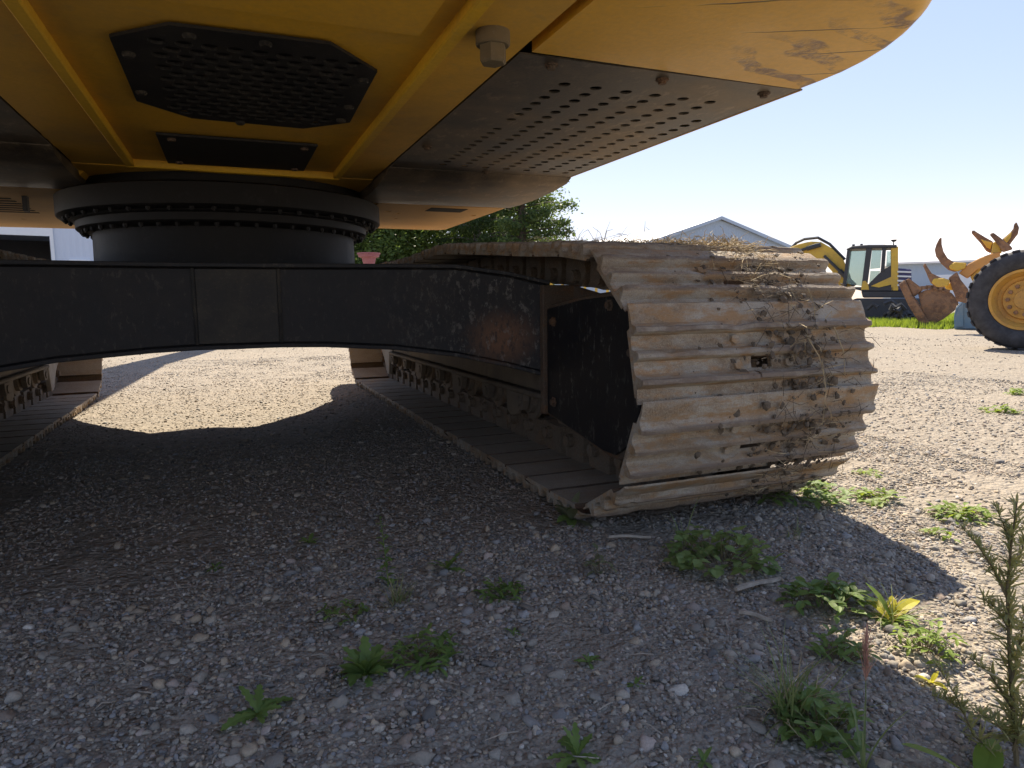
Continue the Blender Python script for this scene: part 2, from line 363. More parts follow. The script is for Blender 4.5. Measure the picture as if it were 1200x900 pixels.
me = bpy.data.meshes.new('ground'); me.from_pydata(gv, [], gf)
ground = link('ground', me, M['gravel_ground'], None, True); ground['kind'] = 'structure'; ground['label'] = 'grey and tan gravel yard'

# loose pebbles: one uncountable mass of real stones, instanced by geometry nodes
def sample_band(n, x0, x1, y0, y1, s0, s1, power):
    x = rng.uniform(x0, x1, n); y = rng.uniform(y0, y1, n)
    u = rng.uniform(0, 1, n) ** power; s = s0 + (s1 - s0) * u
    return np.stack([x, y, s], 1)
pts = np.concatenate([
    sample_band(62000, -0.9, 1.9, 0.45, 1.7, 0.0014, 0.0050, 2.2),
    sample_band(2200, -0.9, 1.9, 0.45, 1.8, 0.005, 0.0125, 3.0),
    sample_band(60000, -1.6, 2.8, 1.5, 3.4, 0.002, 0.0052, 2.2),
    sample_band(1500, -1.4, 2.8, 1.5, 3.6, 0.005, 0.013, 3.0),
    sample_band(46000, -2.6, 5.5, 3.2, 9.0, 0.0028, 0.0062, 2.4),
    sample_band(14000, 1.6, 5.5, 0.8, 4.0, 0.0028, 0.008, 2.4),
    sample_band(12000, -3.0, 11.0, 2.5, 14.0, 0.004, 0.010, 2.4)])
# patchy cover: fewer stones where the dirt shows
keep = np.array([noise.noise(Vector((p[0]*1.6, p[1]*1.6, 9.0))) + 0.5*noise.noise(Vector((p[0]*6, p[1]*6, 4.0))) > -0.30 + rng.uniform(-0.3, 0.1) for p in pts])
pts = pts[keep]; N = len(pts)
pz = np.array([gz(p[0], p[1]) for p in pts])
co = np.stack([pts[:,0], pts[:,1], pz + pts[:,2]*0.12], 1).astype(np.float32)
pal = np.array([(0.21,0.185,0.155),(0.28,0.255,0.215),(0.36,0.32,0.265),(0.23,0.22,0.21),(0.31,0.305,0.30),(0.44,0.385,0.31),(0.34,0.28,0.21),(0.44,0.355,0.255),(0.56,0.52,0.46),(0.26,0.20,0.155),(0.38,0.31,0.265),(0.14,0.135,0.13)])
pw = np.array([10,14,14,8,6,9,10,8,1.5,6,8,5], float); pw /= pw.sum()
pc = pal[rng.choice(len(pal), N, p=pw)] * rng.uniform(0.8, 1.2, (N,1))
me = bpy.data.meshes.new('gravel'); me.vertices.add(N); me.vertices.foreach_set('co', co.ravel())
def attr(nm, typ, field, arr):
    a = me.attributes.new(nm, typ, 'POINT'); a.data.foreach_set(field, np.ascontiguousarray(arr, dtype=np.float32 if field != 'value' or typ == 'FLOAT' else np.int32).ravel())
attr('pcol', 'FLOAT_COLOR', 'color', np.concatenate([pc, np.ones((N,1))], 1))
attr('prot', 'FLOAT_VECTOR', 'vector', np.stack([rng.normal(0,0.35,N), rng.normal(0,0.35,N), rng.uniform(0,6.28,N)], 1))
attr('pscl', 'FLOAT_VECTOR', 'vector', np.stack([pts[:,2]*rng.uniform(0.95,1.5,N), pts[:,2]*rng.uniform(0.75,1.15,N), pts[:,2]*rng.uniform(0.5,0.95,N)], 1))
attr('pidx', 'INT', 'value', rng.integers(0, 6, N))
gravel = link('gravel', me, M['pebble']); tag(gravel, 'loose grey and tan pebbles strewn over the yard', 'gravel', kind='stuff')
ng = bpy.data.node_groups.new('scatter_pebbles', 'GeometryNodeTree')
ng.interface.new_socket('Geometry', in_out='INPUT', socket_type='NodeSocketGeometry'); ng.interface.new_socket('Geometry', in_out='OUTPUT', socket_type='NodeSocketGeometry')
gn = ng.nodes; gl = ng.links.new
gi = gn.new('NodeGroupInput'); go = gn.new('NodeGroupOutput'); iop = gn.new('GeometryNodeInstanceOnPoints'); g2i = gn.new('GeometryNodeGeometryToInstance')
for k in range(6):
    ico = gn.new('GeometryNodeMeshIcoSphere'); ico.inputs['Radius'].default_value = 1.0; ico.inputs['Subdivisions'].default_value = 2
    pos = gn.new('GeometryNodeInputPosition'); va = gn.new('ShaderNodeVectorMath'); va.operation = 'ADD'; va.inputs[1].default_value = (k*7.3, k*3.1, k*5.7)
    ns = gn.new('ShaderNodeTexNoise'); ns.inputs['Scale'].default_value = 0.9; ns.inputs['Detail'].default_value = 1.65
    mm = gn.new('ShaderNodeMath'); mm.operation = 'MULTIPLY_ADD'; mm.inputs[1].default_value = 1.9; mm.inputs[2].default_value = 0.05
    vs = gn.new('ShaderNodeVectorMath'); vs.operation = 'SCALE'; sp = gn.new('GeometryNodeSetPosition'); sm = gn.new('GeometryNodeSetMaterial'); sm.inputs['Material'].default_value = M['pebble']
    gl(pos.outputs[0], va.inputs[0]); gl(va.outputs[0], ns.inputs['Vector']); gl(ns.outputs[0], mm.inputs[0]); gl(pos.outputs[0], vs.inputs[0]); gl(mm.outputs[0], vs.inputs['Scale'])
    ss = gn.new('GeometryNodeSetShadeSmooth')
    gl(ico.outputs[0], sp.inputs[0]); gl(vs.outputs[0], sp.inputs['Position']); gl(sp.outputs[0], ss.inputs[0]); gl(ss.outputs[0], sm.inputs[0]); gl(sm.outputs[0], g2i.inputs[0])
def named(nm, dt):
    x = gn.new('GeometryNodeInputNamedAttribute'); x.data_type = dt; x.inputs[0].default_value = nm; return x.outputs[0]
e2r = gn.new('FunctionNodeEulerToRotation'); gl(named('prot', 'FLOAT_VECTOR'), e2r.inputs[0])
iop.inputs['Pick Instance'].default_value = True
gl(gi.outputs[0], iop.inputs['Points']); gl(g2i.outputs[0], iop.inputs['Instance']); gl(named('pidx', 'INT'), iop.inputs['Instance Index'])
gl(e2r.outputs[0], iop.inputs['Rotation']); gl(named('pscl', 'FLOAT_VECTOR'), iop.inputs['Scale']); gl(iop.outputs[0], go.inputs[0])
gravel.modifiers.new('scatter', 'NODES').node_group = ng

# ------------------------------------------------------------------ the excavator overhead
EX = empty('crawler_excavator', (0.02, 3.65, 0))
tag(EX, 'yellow crawler excavator seen from behind and below, its counterweight overhead and rusty track nearest', 'excavator')

# --- tracks
ZC, RP, YN, YF = 0.408, 0.293, 1.782, 5.48      # wheel centre height, pitch radius, near and far wheel centres
def track_path():
    p = []
    for y in np.linspace(YF, YN, 60): p.append((y, ZC - RP))
    for a in np.linspace(-90, -265, 60)[1:]: p.append((YN + RP*math.cos(math.radians(a)), ZC + RP*math.sin(math.radians(a))))
    for (y, z) in [(1.98, 0.712), (2.35, 0.742), (2.75, 0.773), (3.02, 0.794), (3.14, 0.797), (3.3, 0.795), (3.7, 0.780), (4.1, 0.782), (4.38, 0.790), (4.52, 0.785), (4.9, 0.757), (5.25, 0.728)]: p.append((y, z))
    for a in np.linspace(80, -90, 60): p.append((YF + RP*math.cos(math.radians(a)), ZC + RP*math.sin(math.radians(a))))
    P = np.array(p); seg = np.hypot(*np.diff(P, axis=0).T); s = np.concatenate([[0], np.cumsum(seg)])
    return P, s
TP, TS = track_path(); TL = TS[-1]; NS = round(TL/0.19)
def tp(s):
    s %= TL; return np.array([np.interp(s, TS, TP[:,0]), np.interp(s, TS, TP[:,1])])
S0 = (YF - YN) + RP * math.radians(90) - 0.025          # a joint sits at the nearest point of the near wheel
PINS = [tp(S0 + k*TL/NS) for k in range(NS)]
PITCH = TL / NS
PROF = [(0.004,0.070),(0.003,0.0765),(-0.014,0.0775),(-0.014,0.082),(0.008,0.083),(0.023,0.086),(0.027,0.112),(0.030,0.119),(0.041,0.119),(0.046,0.112),(0.053,0.092),(0.060,0.085),(0.076,0.084),(0.090,0.088),(0.094,0.108),(0.097,0.114),(0.107,0.114),(0.112,0.107),(0.119,0.089),(0.128,0.084),(0.146,0.085),(0.155,0.089),(0.159,0.112),(0.162,0.119),(0.173,0.119),(0.178,0.110),(0.186,0.098),(0.208,0.096),(0.236,0.091),(0.239,0.086),(0.212,0.088),(0.176,0.085),(0.171,0.071)]
HW = 0.395
def shoe_mesh(seed):
    rr = random.Random(seed); mb = MB(); n = len(PROF)
    xs = [-HW, -HW+0.012] + list(np.linspace(-HW+0.03, -0.062, 15)) + [-0.035]
    def ring(x):
        out = []
        e = abs(x) > HW - 0.005
        for (y, z) in PROF:
            d = noise.noise(Vector((x*9, y*30, seed*3.7))) * 0.0012 + noise.noise(Vector((x*28, y*40, seed))) * 0.0010
            if z > 0.1: d -= abs(noise.noise(Vector((x*6, seed*1.3, y*9)))) * 0.004 + max(0, noise.noise(Vector((x*19, seed*2.1, y*9))) - 0.25) * 0.012
            if e: z = 0.07 + (z - 0.07) * 0.9
            out.append((x, y + d*0.8, z + d))
        return out
    mb.loft([ring(x) for x in xs]); mb.loft([ring(-x) for x in xs[::-1]])
    # bridge with a mud hole between the two halves
    A = PROF[:12] + [(0.061, 0.0838), (0.061, 0.0705)]
    B = [(0.090, 0.0705), (0.090, 0.096)] + PROF[14:]
    for Q in (A, B): mb.loft([[(x, y, z) for (y, z) in Q] for x in (-0.0352, 0.0352)], cap=False)
    # bolt heads
    for sx in (-0.085, 0.085):
        for y in (0.070, 0.137):
            for r, z0, z1, nn in ((0.019, 0.082, 0.0865, 12), (0.0135, 0.086, 0.097, 6)):
                ang = rr.uniform(0, 1)
                mb.loft([[(sx + r*math.cos(ang+2*PI*k/nn), y + r*math.sin(ang+2*PI*k/nn), z) for k in range(nn)] for z in (z0, z1)])
    me = bpy.data.meshes.new('track_shoe'); me.from_pydata(mb.v, [], mb.f)
    bm = bmesh.new(); bm.from_mesh(me); bmesh.ops.recalc_face_normals(bm, faces=bm.faces); bm.to_mesh(me); bm.free()
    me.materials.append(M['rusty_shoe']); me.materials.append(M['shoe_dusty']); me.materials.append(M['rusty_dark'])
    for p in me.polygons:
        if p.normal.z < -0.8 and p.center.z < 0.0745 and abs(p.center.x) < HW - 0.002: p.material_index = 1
        elif (abs(p.normal.y) > 0.6 and p.center.z < 0.0835) or p.normal.z < -0.8: p.material_index = 2  # dark rust on edges; groove faces darkened as painted shade between shoes
    return me
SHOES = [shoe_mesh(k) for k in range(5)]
def link_mesh():
    mb = MB()
    out = [(-0.045,0.07),(-0.06,0.02),(-0.052,-0.015),(-0.03,-0.036),(0.0,-0.038),(0.05,-0.034),(0.12,-0.034),(0.165,-0.038),(0.195,-0.035),(0.215,-0.015),(0.22,0.02),(0.20,0.07)]
    for sx in (-1, 1):
        o2 = [(y*0.98, z) for y, z in out]
        mb.prism([(y, z) for y, z in o2[:6]] + [(0.095,-0.034),(0.095,0.07)], sx*0.105 - 0.018, sx*0.105 + 0.018)
        mb.prism([(0.097,0.07),(0.097,-0.034)] + [(y, z) for y, z in o2[6:]], sx*0.082 - 0.018, sx*0.082 + 0.018)
        mb.lathe([(-0.012,0.026),(0.012,0.026)], (sx*0.128, 0, 0), 'x', 10)
    mb.lathe([(-0.08,0.03),(0.08,0.03)], (0, 0, 0), 'x', 12)
    me = bpy.data.meshes.new('chain_link'); me.from_pydata(mb.v, [], mb.f)
    bm = bmesh.new(); bm.from_mesh(me); bmesh.ops.recalc_face_normals(bm, faces=bm.faces); bm.to_mesh(me); bm.free()
    me.materials.append(M['chain_dusty']); return me
LINK = link_mesh()
def pin_frame(k, xc):
    a, b = PINS[k], PINS[(k+1) % NS]; t = b - a; t /= np.hypot(*t)
    T = Vector((0, t[0], t[1])); Xv = Vector((1, 0, 0)); Nn = Xv.cross(T)
    return Matrix(((Xv.x, T.x, Nn.x, xc), (Xv.y, T.y, Nn.y, a[0]), (Xv.z, T.z, Nn.z, a[1]), (0, 0, 0, 1)))
XT = 0.898 + HW
def make_track(side):
    xc = side * XT; mb = MB()
    for p in PINS: mb.lathe([(-0.15, 0.022), (0.15, 0.022)], (xc, p[0], p[1]), 'x', 8)
    tr = mb.build('track', M['chain_dusty'], EX); tr['label'] = ('right' if side > 0 else 'left') + ' crawler track of rusty steel shoes'
    for k in range(NS):
        m = pin_frame(k, xc); rr = random.Random(k + 100*side)
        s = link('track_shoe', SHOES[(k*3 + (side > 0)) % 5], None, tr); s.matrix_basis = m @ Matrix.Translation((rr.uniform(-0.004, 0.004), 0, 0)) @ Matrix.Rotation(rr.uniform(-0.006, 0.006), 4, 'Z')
        l = link('chain_link', LINK, None, tr); l.matrix_basis = m
    # frame: box beam with a lower flange, roller guards, rollers, carriers, wheels
    c = xc; ins = -side
    fr = MB()
    fr.prism([(-0.17,0.285),(0.17,0.285),(0.17,0.46),(0.10,0.555),(-0.10,0.555),(-0.17,0.46)], 2.22, 5.12, 'y')
    fr.v = [(v[0] + c, v[1], v[2]) for v in fr.v]
    fr.box(c-0.20, c+0.20, 2.2, 5.16, 0.262, 0.283)
    f = fr.build('track_frame', M['frame_dusty'], EX, bevel=0.006)
    for y in np.linspace(2.22, 5.05, 8):
        r = MB(); r.lathe([(-0.165,0.035),(-0.16,0.06),(-0.14,0.062),(-0.139,0.088),(-0.125,0.088),(-0.124,0.07),(-0.045,0.07),(-0.044,0.088),(0.044,0.088),(0.045,0.07),(0.124,0.07),(0.125,0.088),(0.139,0.088),(0.14,0.062),(0.16,0.06),(0.165,0.035)], (c, y, 0.236), 'x', 20)
        ro = r.build('roller', M['chain_dusty'], f, smooth=True)
        for sx in (-0.185, 0.185):
            b = MB(); b.prism([(y-0.045,0.262),(y-0.05,0.235),(y-0.03,0.195),(y+0.03,0.195),(y+0.05,0.235),(y+0.045,0.262)], c+sx-0.014, c+sx+0.014)
            b.lathe([(-0.02,0.022),(0.02,0.022)], (c+sx, y, 0.228), 'x', 8)
            b.build('roller_bracket', M['frame_dusty'], f)
    for y0 in (2.72, 3.52, 4.32):                    # track guides between the rollers
        for sx in (-0.178, 0.178):
            gd = MB(); gd.prism([(y0-0.12,0.262),(y0-0.09,0.22),(y0-0.05,0.165),(y0+0.03,0.15),(y0+0.07,0.17),(y0+0.085,0.262)], c+sx-0.008, c+sx+0.008)
            gd.build('track_guide', M['frame_dusty'], f, bevel=0.003)
    for y, z in ((3.10, 0.661), (4.40, 0.655)):
        cr = MB(); cr.lathe([(-0.13,0.05),(-0.128,0.075),(-0.1,0.075),(-0.098,0.083),(0.098,0.083),(0.1,0.075),(0.128,0.075),(0.13,0.05)], (c, y, z), 'x', 20)
        cr.build('carrier_roller', M['rusty_dark'], f, smooth=True)
        cb = MB(); cb.prism([(y-0.09,0.54),(y+0.09,0.54),(y+0.05,z),(y-0.05,z)], c-0.19, c-0.14); cb.box(c-0.16, c+0.1, y-0.02, y+0.02, z-0.02, z+0.02)
        cb.build('carrier_bracket', M['rusty_dark'], f, bevel=0.006)
    # sprocket (near) with teeth, idler (far)
    sp = MB(); nt = 21; ring = []
    for k in range(nt*2): ring.append((YN + (0.285 if k % 2 else 0.25)*math.cos(PI*k/nt), ZC + (0.285 if k % 2 else 0.25)*math.sin(PI*k/nt)))
    sp.prism(ring, c-0.035, c+0.035); sp.lathe([(-0.2,0.15),(-0.16,0.19),(0.16,0.19),(0.2,0.13)], (c, YN, ZC), 'x', 24)
    sp.build('sprocket', M['rusty_dark'], EX)
    idl = MB(); idl.lathe([(-0.11,0.06),(-0.1,0.19),(-0.07,0.246),(-0.03,0.25),(-0.028,0.268),(0.028,0.268),(0.03,0.25),(0.07,0.246),(0.1,0.19),(0.11,0.06)], (c, YF, ZC), 'x', 32)
    idl.build('idler', M['rusty_dark'], EX, smooth=True)
    for sx in (-0.165, 0.165):
        yk = MB(); yk.prism([(5.12,0.27),(5.12,0.53),(5.34,0.52),(5.60,0.43),(5.60,0.33),(5.42,0.22),(5.32,0.10),(5.26,0.10),(5.22,0.27)], c+sx-0.015, c+sx+0.015)
        yk.build('idler_yoke', M['grey_steel'], EX, bevel=0.004)
    # travel motor guard: box with a black cover plate and a rusty rim
    x_in = side*1.0
    co = [(2.145,0.255),(2.145,0.618),(1.90,0.646),(1.725,0.656),(1.655,0.636),(1.595,0.58),(1.565,0.50),(1.555,0.40),(1.575,0.30),(1.62,0.235),(1.69,0.195),(1.76,0.195)]
    cy, cz = 1.87, 0.43
    rim = [(cy + (y-cy)*1.04 , cz + (z-cz)*1.065) for y, z in co]
    gb = MB(); gb.prism(rim, x_in + side*0.012, x_in + side*0.13); gb.build('motor_guard', M['rusty_dark'], EX, bevel=0.005)
    cp = MB(); cp.prism(co, x_in, x_in + side*0.0118); cp_o = cp.build('cover_plate', M['black_cover'], EX, bevel=0.003); cp_o['label'] = 'scuffed black motor cover plate'
    for (y, z) in ((2.09, 0.575), (2.09, 0.30), (1.60, 0.50), (1.72, 0.63)):
        bo = MB(); bo.lathe([(0,0.018),(-side*0.004,0.018),(-side*0.0042,0.012),(-side*0.013,0.011)], (x_in, y, z), 'x', 6); bo.build('bolt', M['rusty_dark'], cp_o)
    # upright flange and gusset where the leg meets the track
    fl = MB(); fl.box(min(x_in-side*0.012, x_in+side*0.13), max(x_in-side*0.012, x_in+side*0.13), 2.149, 2.178, 0.25, 0.70)
    fl.prism([(2.14,0.60),(2.14,0.695),(1.90,0.655)], x_in + side*0.10, x_in + side*0.12)
    fl.build('flange', M['rusty_dark'], EX, bevel=0.003)
for s_ in (1, -1): make_track(s_)

# --- car body: centre box with four legs
def body():
    stations = [(-1.02,2.18,5.36,0.39,0.70),(-0.88,2.26,5.27,0.425,0.735),(-0.72,2.36,5.02,0.462,0.764),(-0.5,2.43,4.62,0.492,0.768),(-0.25,2.47,4.34,0.508,0.768),(-0.118,2.48,4.27,0.512,0.768),(0.148,2.48,4.27,0.512,0.768),(0.29,2.47,4.34,0.508,0.768),(0.53,2.43,4.62,0.492,0.768),(0.74,2.36,5.02,0.462,0.764),(0.90,2.26,5.27,0.425,0.735),(1.02,2.18,5.36,0.39,0.70)]
    mb = MB(); mb.loft([[(x,y0,z0),(x,y0,z1),(x,y1,z1),(x,y1,z0)] for (x,y0,y1,z0,z1) in stations])
    o = mb.build('car_body', M['black_paint'], EX, bevel=0.006)
    # top and bottom flange lips along the rear face, weld ribs and the bare middle panel
    for (zi, nm) in ((4, 'top_lip'), (3, 'bottom_lip')):
        l = MB(); up = 1 if zi == 4 else -1
        l.loft([[(s[0], s[1]-0.022, s[zi]), (s[0], s[1]-0.022, s[zi]+up*0.014), (s[0], s[1]+0.05, s[zi]+up*0.014), (s[0], s[1]+0.05, s[zi])] for s in stations])
        l.build(nm, M['black_paint'], o, bevel=0.002)
    for x in (-0.118, 0.148):
        w = MB(); w.tube([(x, 2.478, 0.515), (x, 2.478, 0.765)], 0.006, 6); w.build('weld_rib', M['panel_worn'], o)
    p = MB(); p.box(-0.11, 0.14, 2.474, 2.484, 0.518, 0.762); p.build('rear_panel', M['panel_worn'], o)
    return o
body()
# --- slewing drum and ring
CXR, CYR = 0.02, 3.88
dr = MB(); dr.lathe([(0.766,0.675),(0.782,0.675),(0.786,0.635),(0.796,0.620),(0.986,0.617),(0.994,0.635)], (CXR, CYR, 0), 'z', 96); dr.build('slew_drum', M['drum_paint'], EX, smooth=True)
rg = MB(); rg.lathe([(0.994,0.635),(0.998,0.676),(1.005,0.683),(1.036,0.683),(1.043,0.695),(1.050,0.693),(1.055,0.750),(1.062,0.757),(1.148,0.757),(1.156,0.745),(1.160,0.70),(1.1975,0.70)], (CXR, CYR, 0), 'z', 96)
ring = rg.build('slew_ring', M['drum_paint'], EX, smooth=True)
bme = None
for (r, z0, cnt) in ((0.656, 0.9955, 52), (0.724, 1.0535, 52)):
    for k in range(cnt):
        a = 2*PI*k/cnt + 0.03; x, y = CXR + r*math.cos(a), CYR + r*math.sin(a)
        if y > CYR + 0.15: continue
        if bme is None:
            b = MB(); b.lathe([(0.004,0.011),(-0.012,0.011),(-0.0122,0.0065),(-0.017,0.006)], (0,0,0), 'z', 6); o = b.build('bolt', M['drum_paint'], ring); bme = o.data; o.matrix_basis = Matrix.Translation((x, y, z0))
        else:
            o = link('bolt', bme, None, ring); o.matrix_basis = Matrix.Translation((x, y, z0)) @ Matrix.Rotation(random.random(), 4, 'Z')

# --- underside of the upper structure
HB = 1.20
# main frame beams either side, the recessed middle floor, and the plate over the slew ring
for (x0, x1) in ((0.455, 0.622), (-0.545, -0.35)):
    MB().box(x0, x1, 0.95, 3.16, HB, HB+0.30).build('frame_beam', M['yellow_frame'], EX, bevel=0.004)
MB().box(-0.35, 0.455, 1.30, 3.16, HB+0.016, HB+0.04).build('floor_plate', M['yellow_frame'], EX)
fp = MB(); fp.prism([(-0.545,3.162),(0.622,3.162)] + [(CXR + 0.74*math.cos(math.radians(a)), CYR + 0.74*math.sin(math.radians(a))) for a in range(-30, 211, 10)], HB-0.002, HB+0.25, 'z'); fp.build('ring_plate', M['yellow_frame'], EX, bevel=0.004)
for pts_ in ([(0.452,1.0,0),(0.455,3.13,0)], [(-0.348,1.0,0),(-0.340,3.12,0)]):
    a, b = pts_; r = MB(); r.loft([[(p[0]-0.016,p[1],HB-0.012),(p[0]+0.016,p[1],HB-0.012),(p[0]+0.012,p[1],HB+0.03),(p[0]-0.012,p[1],HB+0.03)] for p in pts_]); r.build('rib', M['yellow_rib'], EX, bevel=0.004)
r = MB(); r.prism([(-0.355,3.105),(0.468,3.135),(0.468,3.168),(-0.355,3.14)], HB-0.013, HB+0.03, 'z'); r.build('cross_rib', M['yellow_rib'], EX, bevel=0.004)
# octagonal perforated cover
octo = [(-0.215,1.712),(-0.095,1.600),(0.222,1.592),(0.352,1.735),(0.366,2.229),(0.238,2.353),(-0.085,2.339),(-0.217,2.199)]
hs = []
for j in range(14):
    for i in range(9):
        x = -0.125 + i*0.052 + (0.026 if j % 2 else 0); y = 1.70 + j*0.044
        if x < 0.315 and abs(x-0.075) + abs(y-1.97) < 0.50: hs.append((x, y, 0.019))
gm_ = plate_with_holes(octo, hs, HB+0.003, HB+0.010); grille = link('grille_cover', gm_, M['dark_grille'], EX); grille['label'] = 'black octagonal perforated cover'
MB().prism([(x*0.94+0.004, (y-1.97)*0.94+1.97) for x, y in octo], HB+0.0125, HB+0.0155, 'z').build('grille_shade_sheet', M['opening_shade_black'], grille)  # black sheet standing in for the shade behind the grille holes
for (x, y) in ((-0.19,1.80),(-0.195,2.10),(0.09,1.63),(0.335,2.05),(0.335,2.20),(0.05,2.33),(0.33,1.80),(-0.06,1.64)):
    b = MB(); b.lathe([(0.003,0.014),(-0.002,0.014),(-0.006,0.010)], (x, y, HB), 'z', 10); b.build('bolt', M['panel_worn'], grille)
pl = MB().box(-0.204, 0.312, 2.590, 3.075, HB+0.002, HB+0.012).build('access_plate', M['dark_grille'], EX, bevel=0.002)
for (x, y) in ((-0.16,2.63),(0.27,2.63),(-0.16,3.03),(0.27,3.03)):
    b = MB(); b.lathe([(0.003,0.014),(-0.006,0.012)], (x, y, HB), 'z', 6); b.build('bolt', M['rusty_dark'], pl)
# side bays, right and left: perforated pan, rolled pan, dusty front plate
def bay(side, xi, xo, front_y, tan_z):
    xa, xb = sorted((xi, xo))
    hs = []
    for i in range(7):
        x = (xi + side*0.196) + side*i*0.0925
        for j in range(19):
            y = 1.653 + j*0.0605
            if y > 2.77 or (i == 6 and j < 3) or (i == 0 and j in (7,)): continue
            hs.append((x, y, 0.0165))
    pm = plate_with_holes([(xa, 1.49), (xb, 1.475), (xb, 2.85), (xa, 2.85)], hs, HB, HB+0.004, 12)
    pp = link('perforated_panel', pm, M['black_pan'], EX); pp['label'] = 'black belly panel with rows of round holes'
    MB().box(xa+0.01, xb-0.01, 1.5, 2.84, HB+0.03, HB+0.035).build('hole_shade_sheet', M['opening_shade_black'], pp)  # black sheet added close behind the holes to block light and darken them
    for (fx, fy) in ((0.12,1.53),(0.5,1.53),(0.9,1.53),(0.06,2.45),(0.5,2.82)):
        b = MB(); b.lathe([(0.001,0.017),(-0.004,0.017),(-0.0042,0.011),(-0.012,0.010)], (xa+(xb-xa)*fx, fy, HB), 'z', 8); b.build('bolt', M['rusty_dark'], pp)
    # rolled pan
    sec = [(2.856,HB-0.002),(2.90,HB-0.022),(3.05,HB-0.036),(3.25,HB-0.045),(3.45,HB-0.045),(3.60,HB-0.040),(3.64,HB-0.030),(3.64,HB+0.02),(2.856,HB+0.02)]
    pan = MB(); pan.loft([[(x, y + k, z) for (y, z) in sec] for x, k in ((xi, 0.0), ((xi+xo)/2, -0.01), (xo, -0.03))]); pan.build('rolled_pan', M['black_pan'], EX, smooth=True)
    xf = xi + side*0.12
    xa2, xb2 = sorted((xf, xo))
    if side > 0:
        pm = plate_with_holes([(xa2,3.655),(xb2,3.64),(xb2,front_y-0.05),(xb2-0.05,front_y),(xa2,front_y)], [(0.86,3.95,0.018),(0.93,4.02,0.012),(0.97,4.25,0.013),(1.38,3.98,0.02),(0.80,4.5,0.013)], tan_z, tan_z+0.008)
        fo = link('front_plate', pm, M['dusty_tan'], EX)
        s = MB().box(1.05, 1.26, 3.72, 3.86, tan_z-0.002, tan_z+0.001).build('slot', M['opening_shade_black'], fo)
    else:
        pm = plate_with_holes([(xa2,3.64),(xb2,3.655),(xb2,front_y),(xa2+0.05,front_y),(xa2,front_y-0.05)], [(-0.95,4.2,0.02),(-1.1,4.9,0.014),(-0.9,5.1,0.014)], tan_z, tan_z+0.008)
        fo = link('front_plate', pm, M['dusty_tan'], EX)
        for j in range(7):
            MB().box(-1.32, -0.95, 4.0 + j*0.09, 4.03 + j*0.09, tan_z-0.002, tan_z+0.001).build('slot', M['opening_shade_black'], fo)
        MB().box(-0.88, -0.86, 3.9, 3.94, tan_z-0.07, tan_z).build('bracket', M['cab_dark'], fo)
bay(1, 0.625, 1.449, 4.83, 1.166)
bay(-1, -0.548, -1.39, 5.40, 1.166)

# --- counterweight: rounded casting, split by the two frame beams
def cw_section(x):   # rear and bottom rounding along x
    pass
def counterweight():
    XC, HWc, Y0, Y1, ZT = 0.05, 1.435, 0.47, 1.472, 2.25
    def outline(inset):
        pts = []; R = 0.60 - inset*0.7
        hw = HWc - inset; y0 = Y0 + inset
        pts.append((XC - hw, Y1))
        for a in np.linspace(180, 270, 13): pts.append((XC - hw + R + R*math.cos(math.radians(a)), y0 + 0.32 + R + R*math.sin(math.radians(a)) - 0.0))
        for u in np.linspace(-1, 1, 13)[1:-1]: pts.append((XC + u*(hw-R), y0 + 0.32 - 0.32*(1-u*u)))
        for a in np.linspace(270, 360, 13): pts.append((XC + hw - R + R*math.cos(math.radians(a)), y0 + 0.32 + R + R*math.sin(math.radians(a))))
        pts.append((XC + hw, Y1)); return pts
    rb = 0.06; rv = 0.13; rings = []
    for k in range(0, 10):
        a = math.radians(90*k/9); ins = rb*(1-math.sin(a)); z = HB + rv*(1-math.cos(a))
        rings.append([(x, y, z) for x, y in outline(ins)])
    for z, ins in ((1.9, 0.0), (2.15, 0.02), (2.25, 0.10)): rings.append([(x, y, z) for x, y in outline(ins)])
    mb = MB(); mb.loft(rings); return mb
cwm = counterweight()
# keep real gaps for the frame beams: build the casting as three lobes clipped at the beam faces
def clip(me, planes):
    bm = bmesh.new(); bm.from_mesh(me)
    for co_, no in planes:
        r = bmesh.ops.bisect_plane(bm, geom=bm.verts[:]+bm.edges[:]+bm.faces[:], plane_co=co_, plane_no=no, clear_outer=True)
        ed = [e for e in r['geom_cut'] if isinstance(e, bmesh.types.BMEdge)]
        if ed: bmesh.ops.edgeloop_fill(bm, edges=ed)
    bmesh.ops.recalc_face_normals(bm, faces=bm.faces)
    m2 = bpy.data.meshes.new('casting'); bm.to_mesh(m2); bm.free(); return m2
base = bpy.data.meshes.new('casting'); base.from_pydata(cwm.v, [], cwm.f)
lobes = [[((0.648,0,0),(-1,0,0))], [((0.388,0,0),(1,0,0)), ((-0.290,0,0),(-1,0,0))], [((-0.571,0,0),(1,0,0))]]
CW = None
for i, pln in enumerate(lobes):
    o = link('counterweight', clip(base, pln), M['counterweight_paint'], EX if CW is None else CW, True)
    if CW is None: CW = o; CW['label'] = 'scraped yellow counterweight'
    else: o.name = 'counterweight_lobe'
up_ = MB(); up_.box(-0.571, 0.648, 0.5, 1.472, 1.52, 2.25); up_.build('counterweight_bridge', M['counterweight_paint'], CW)
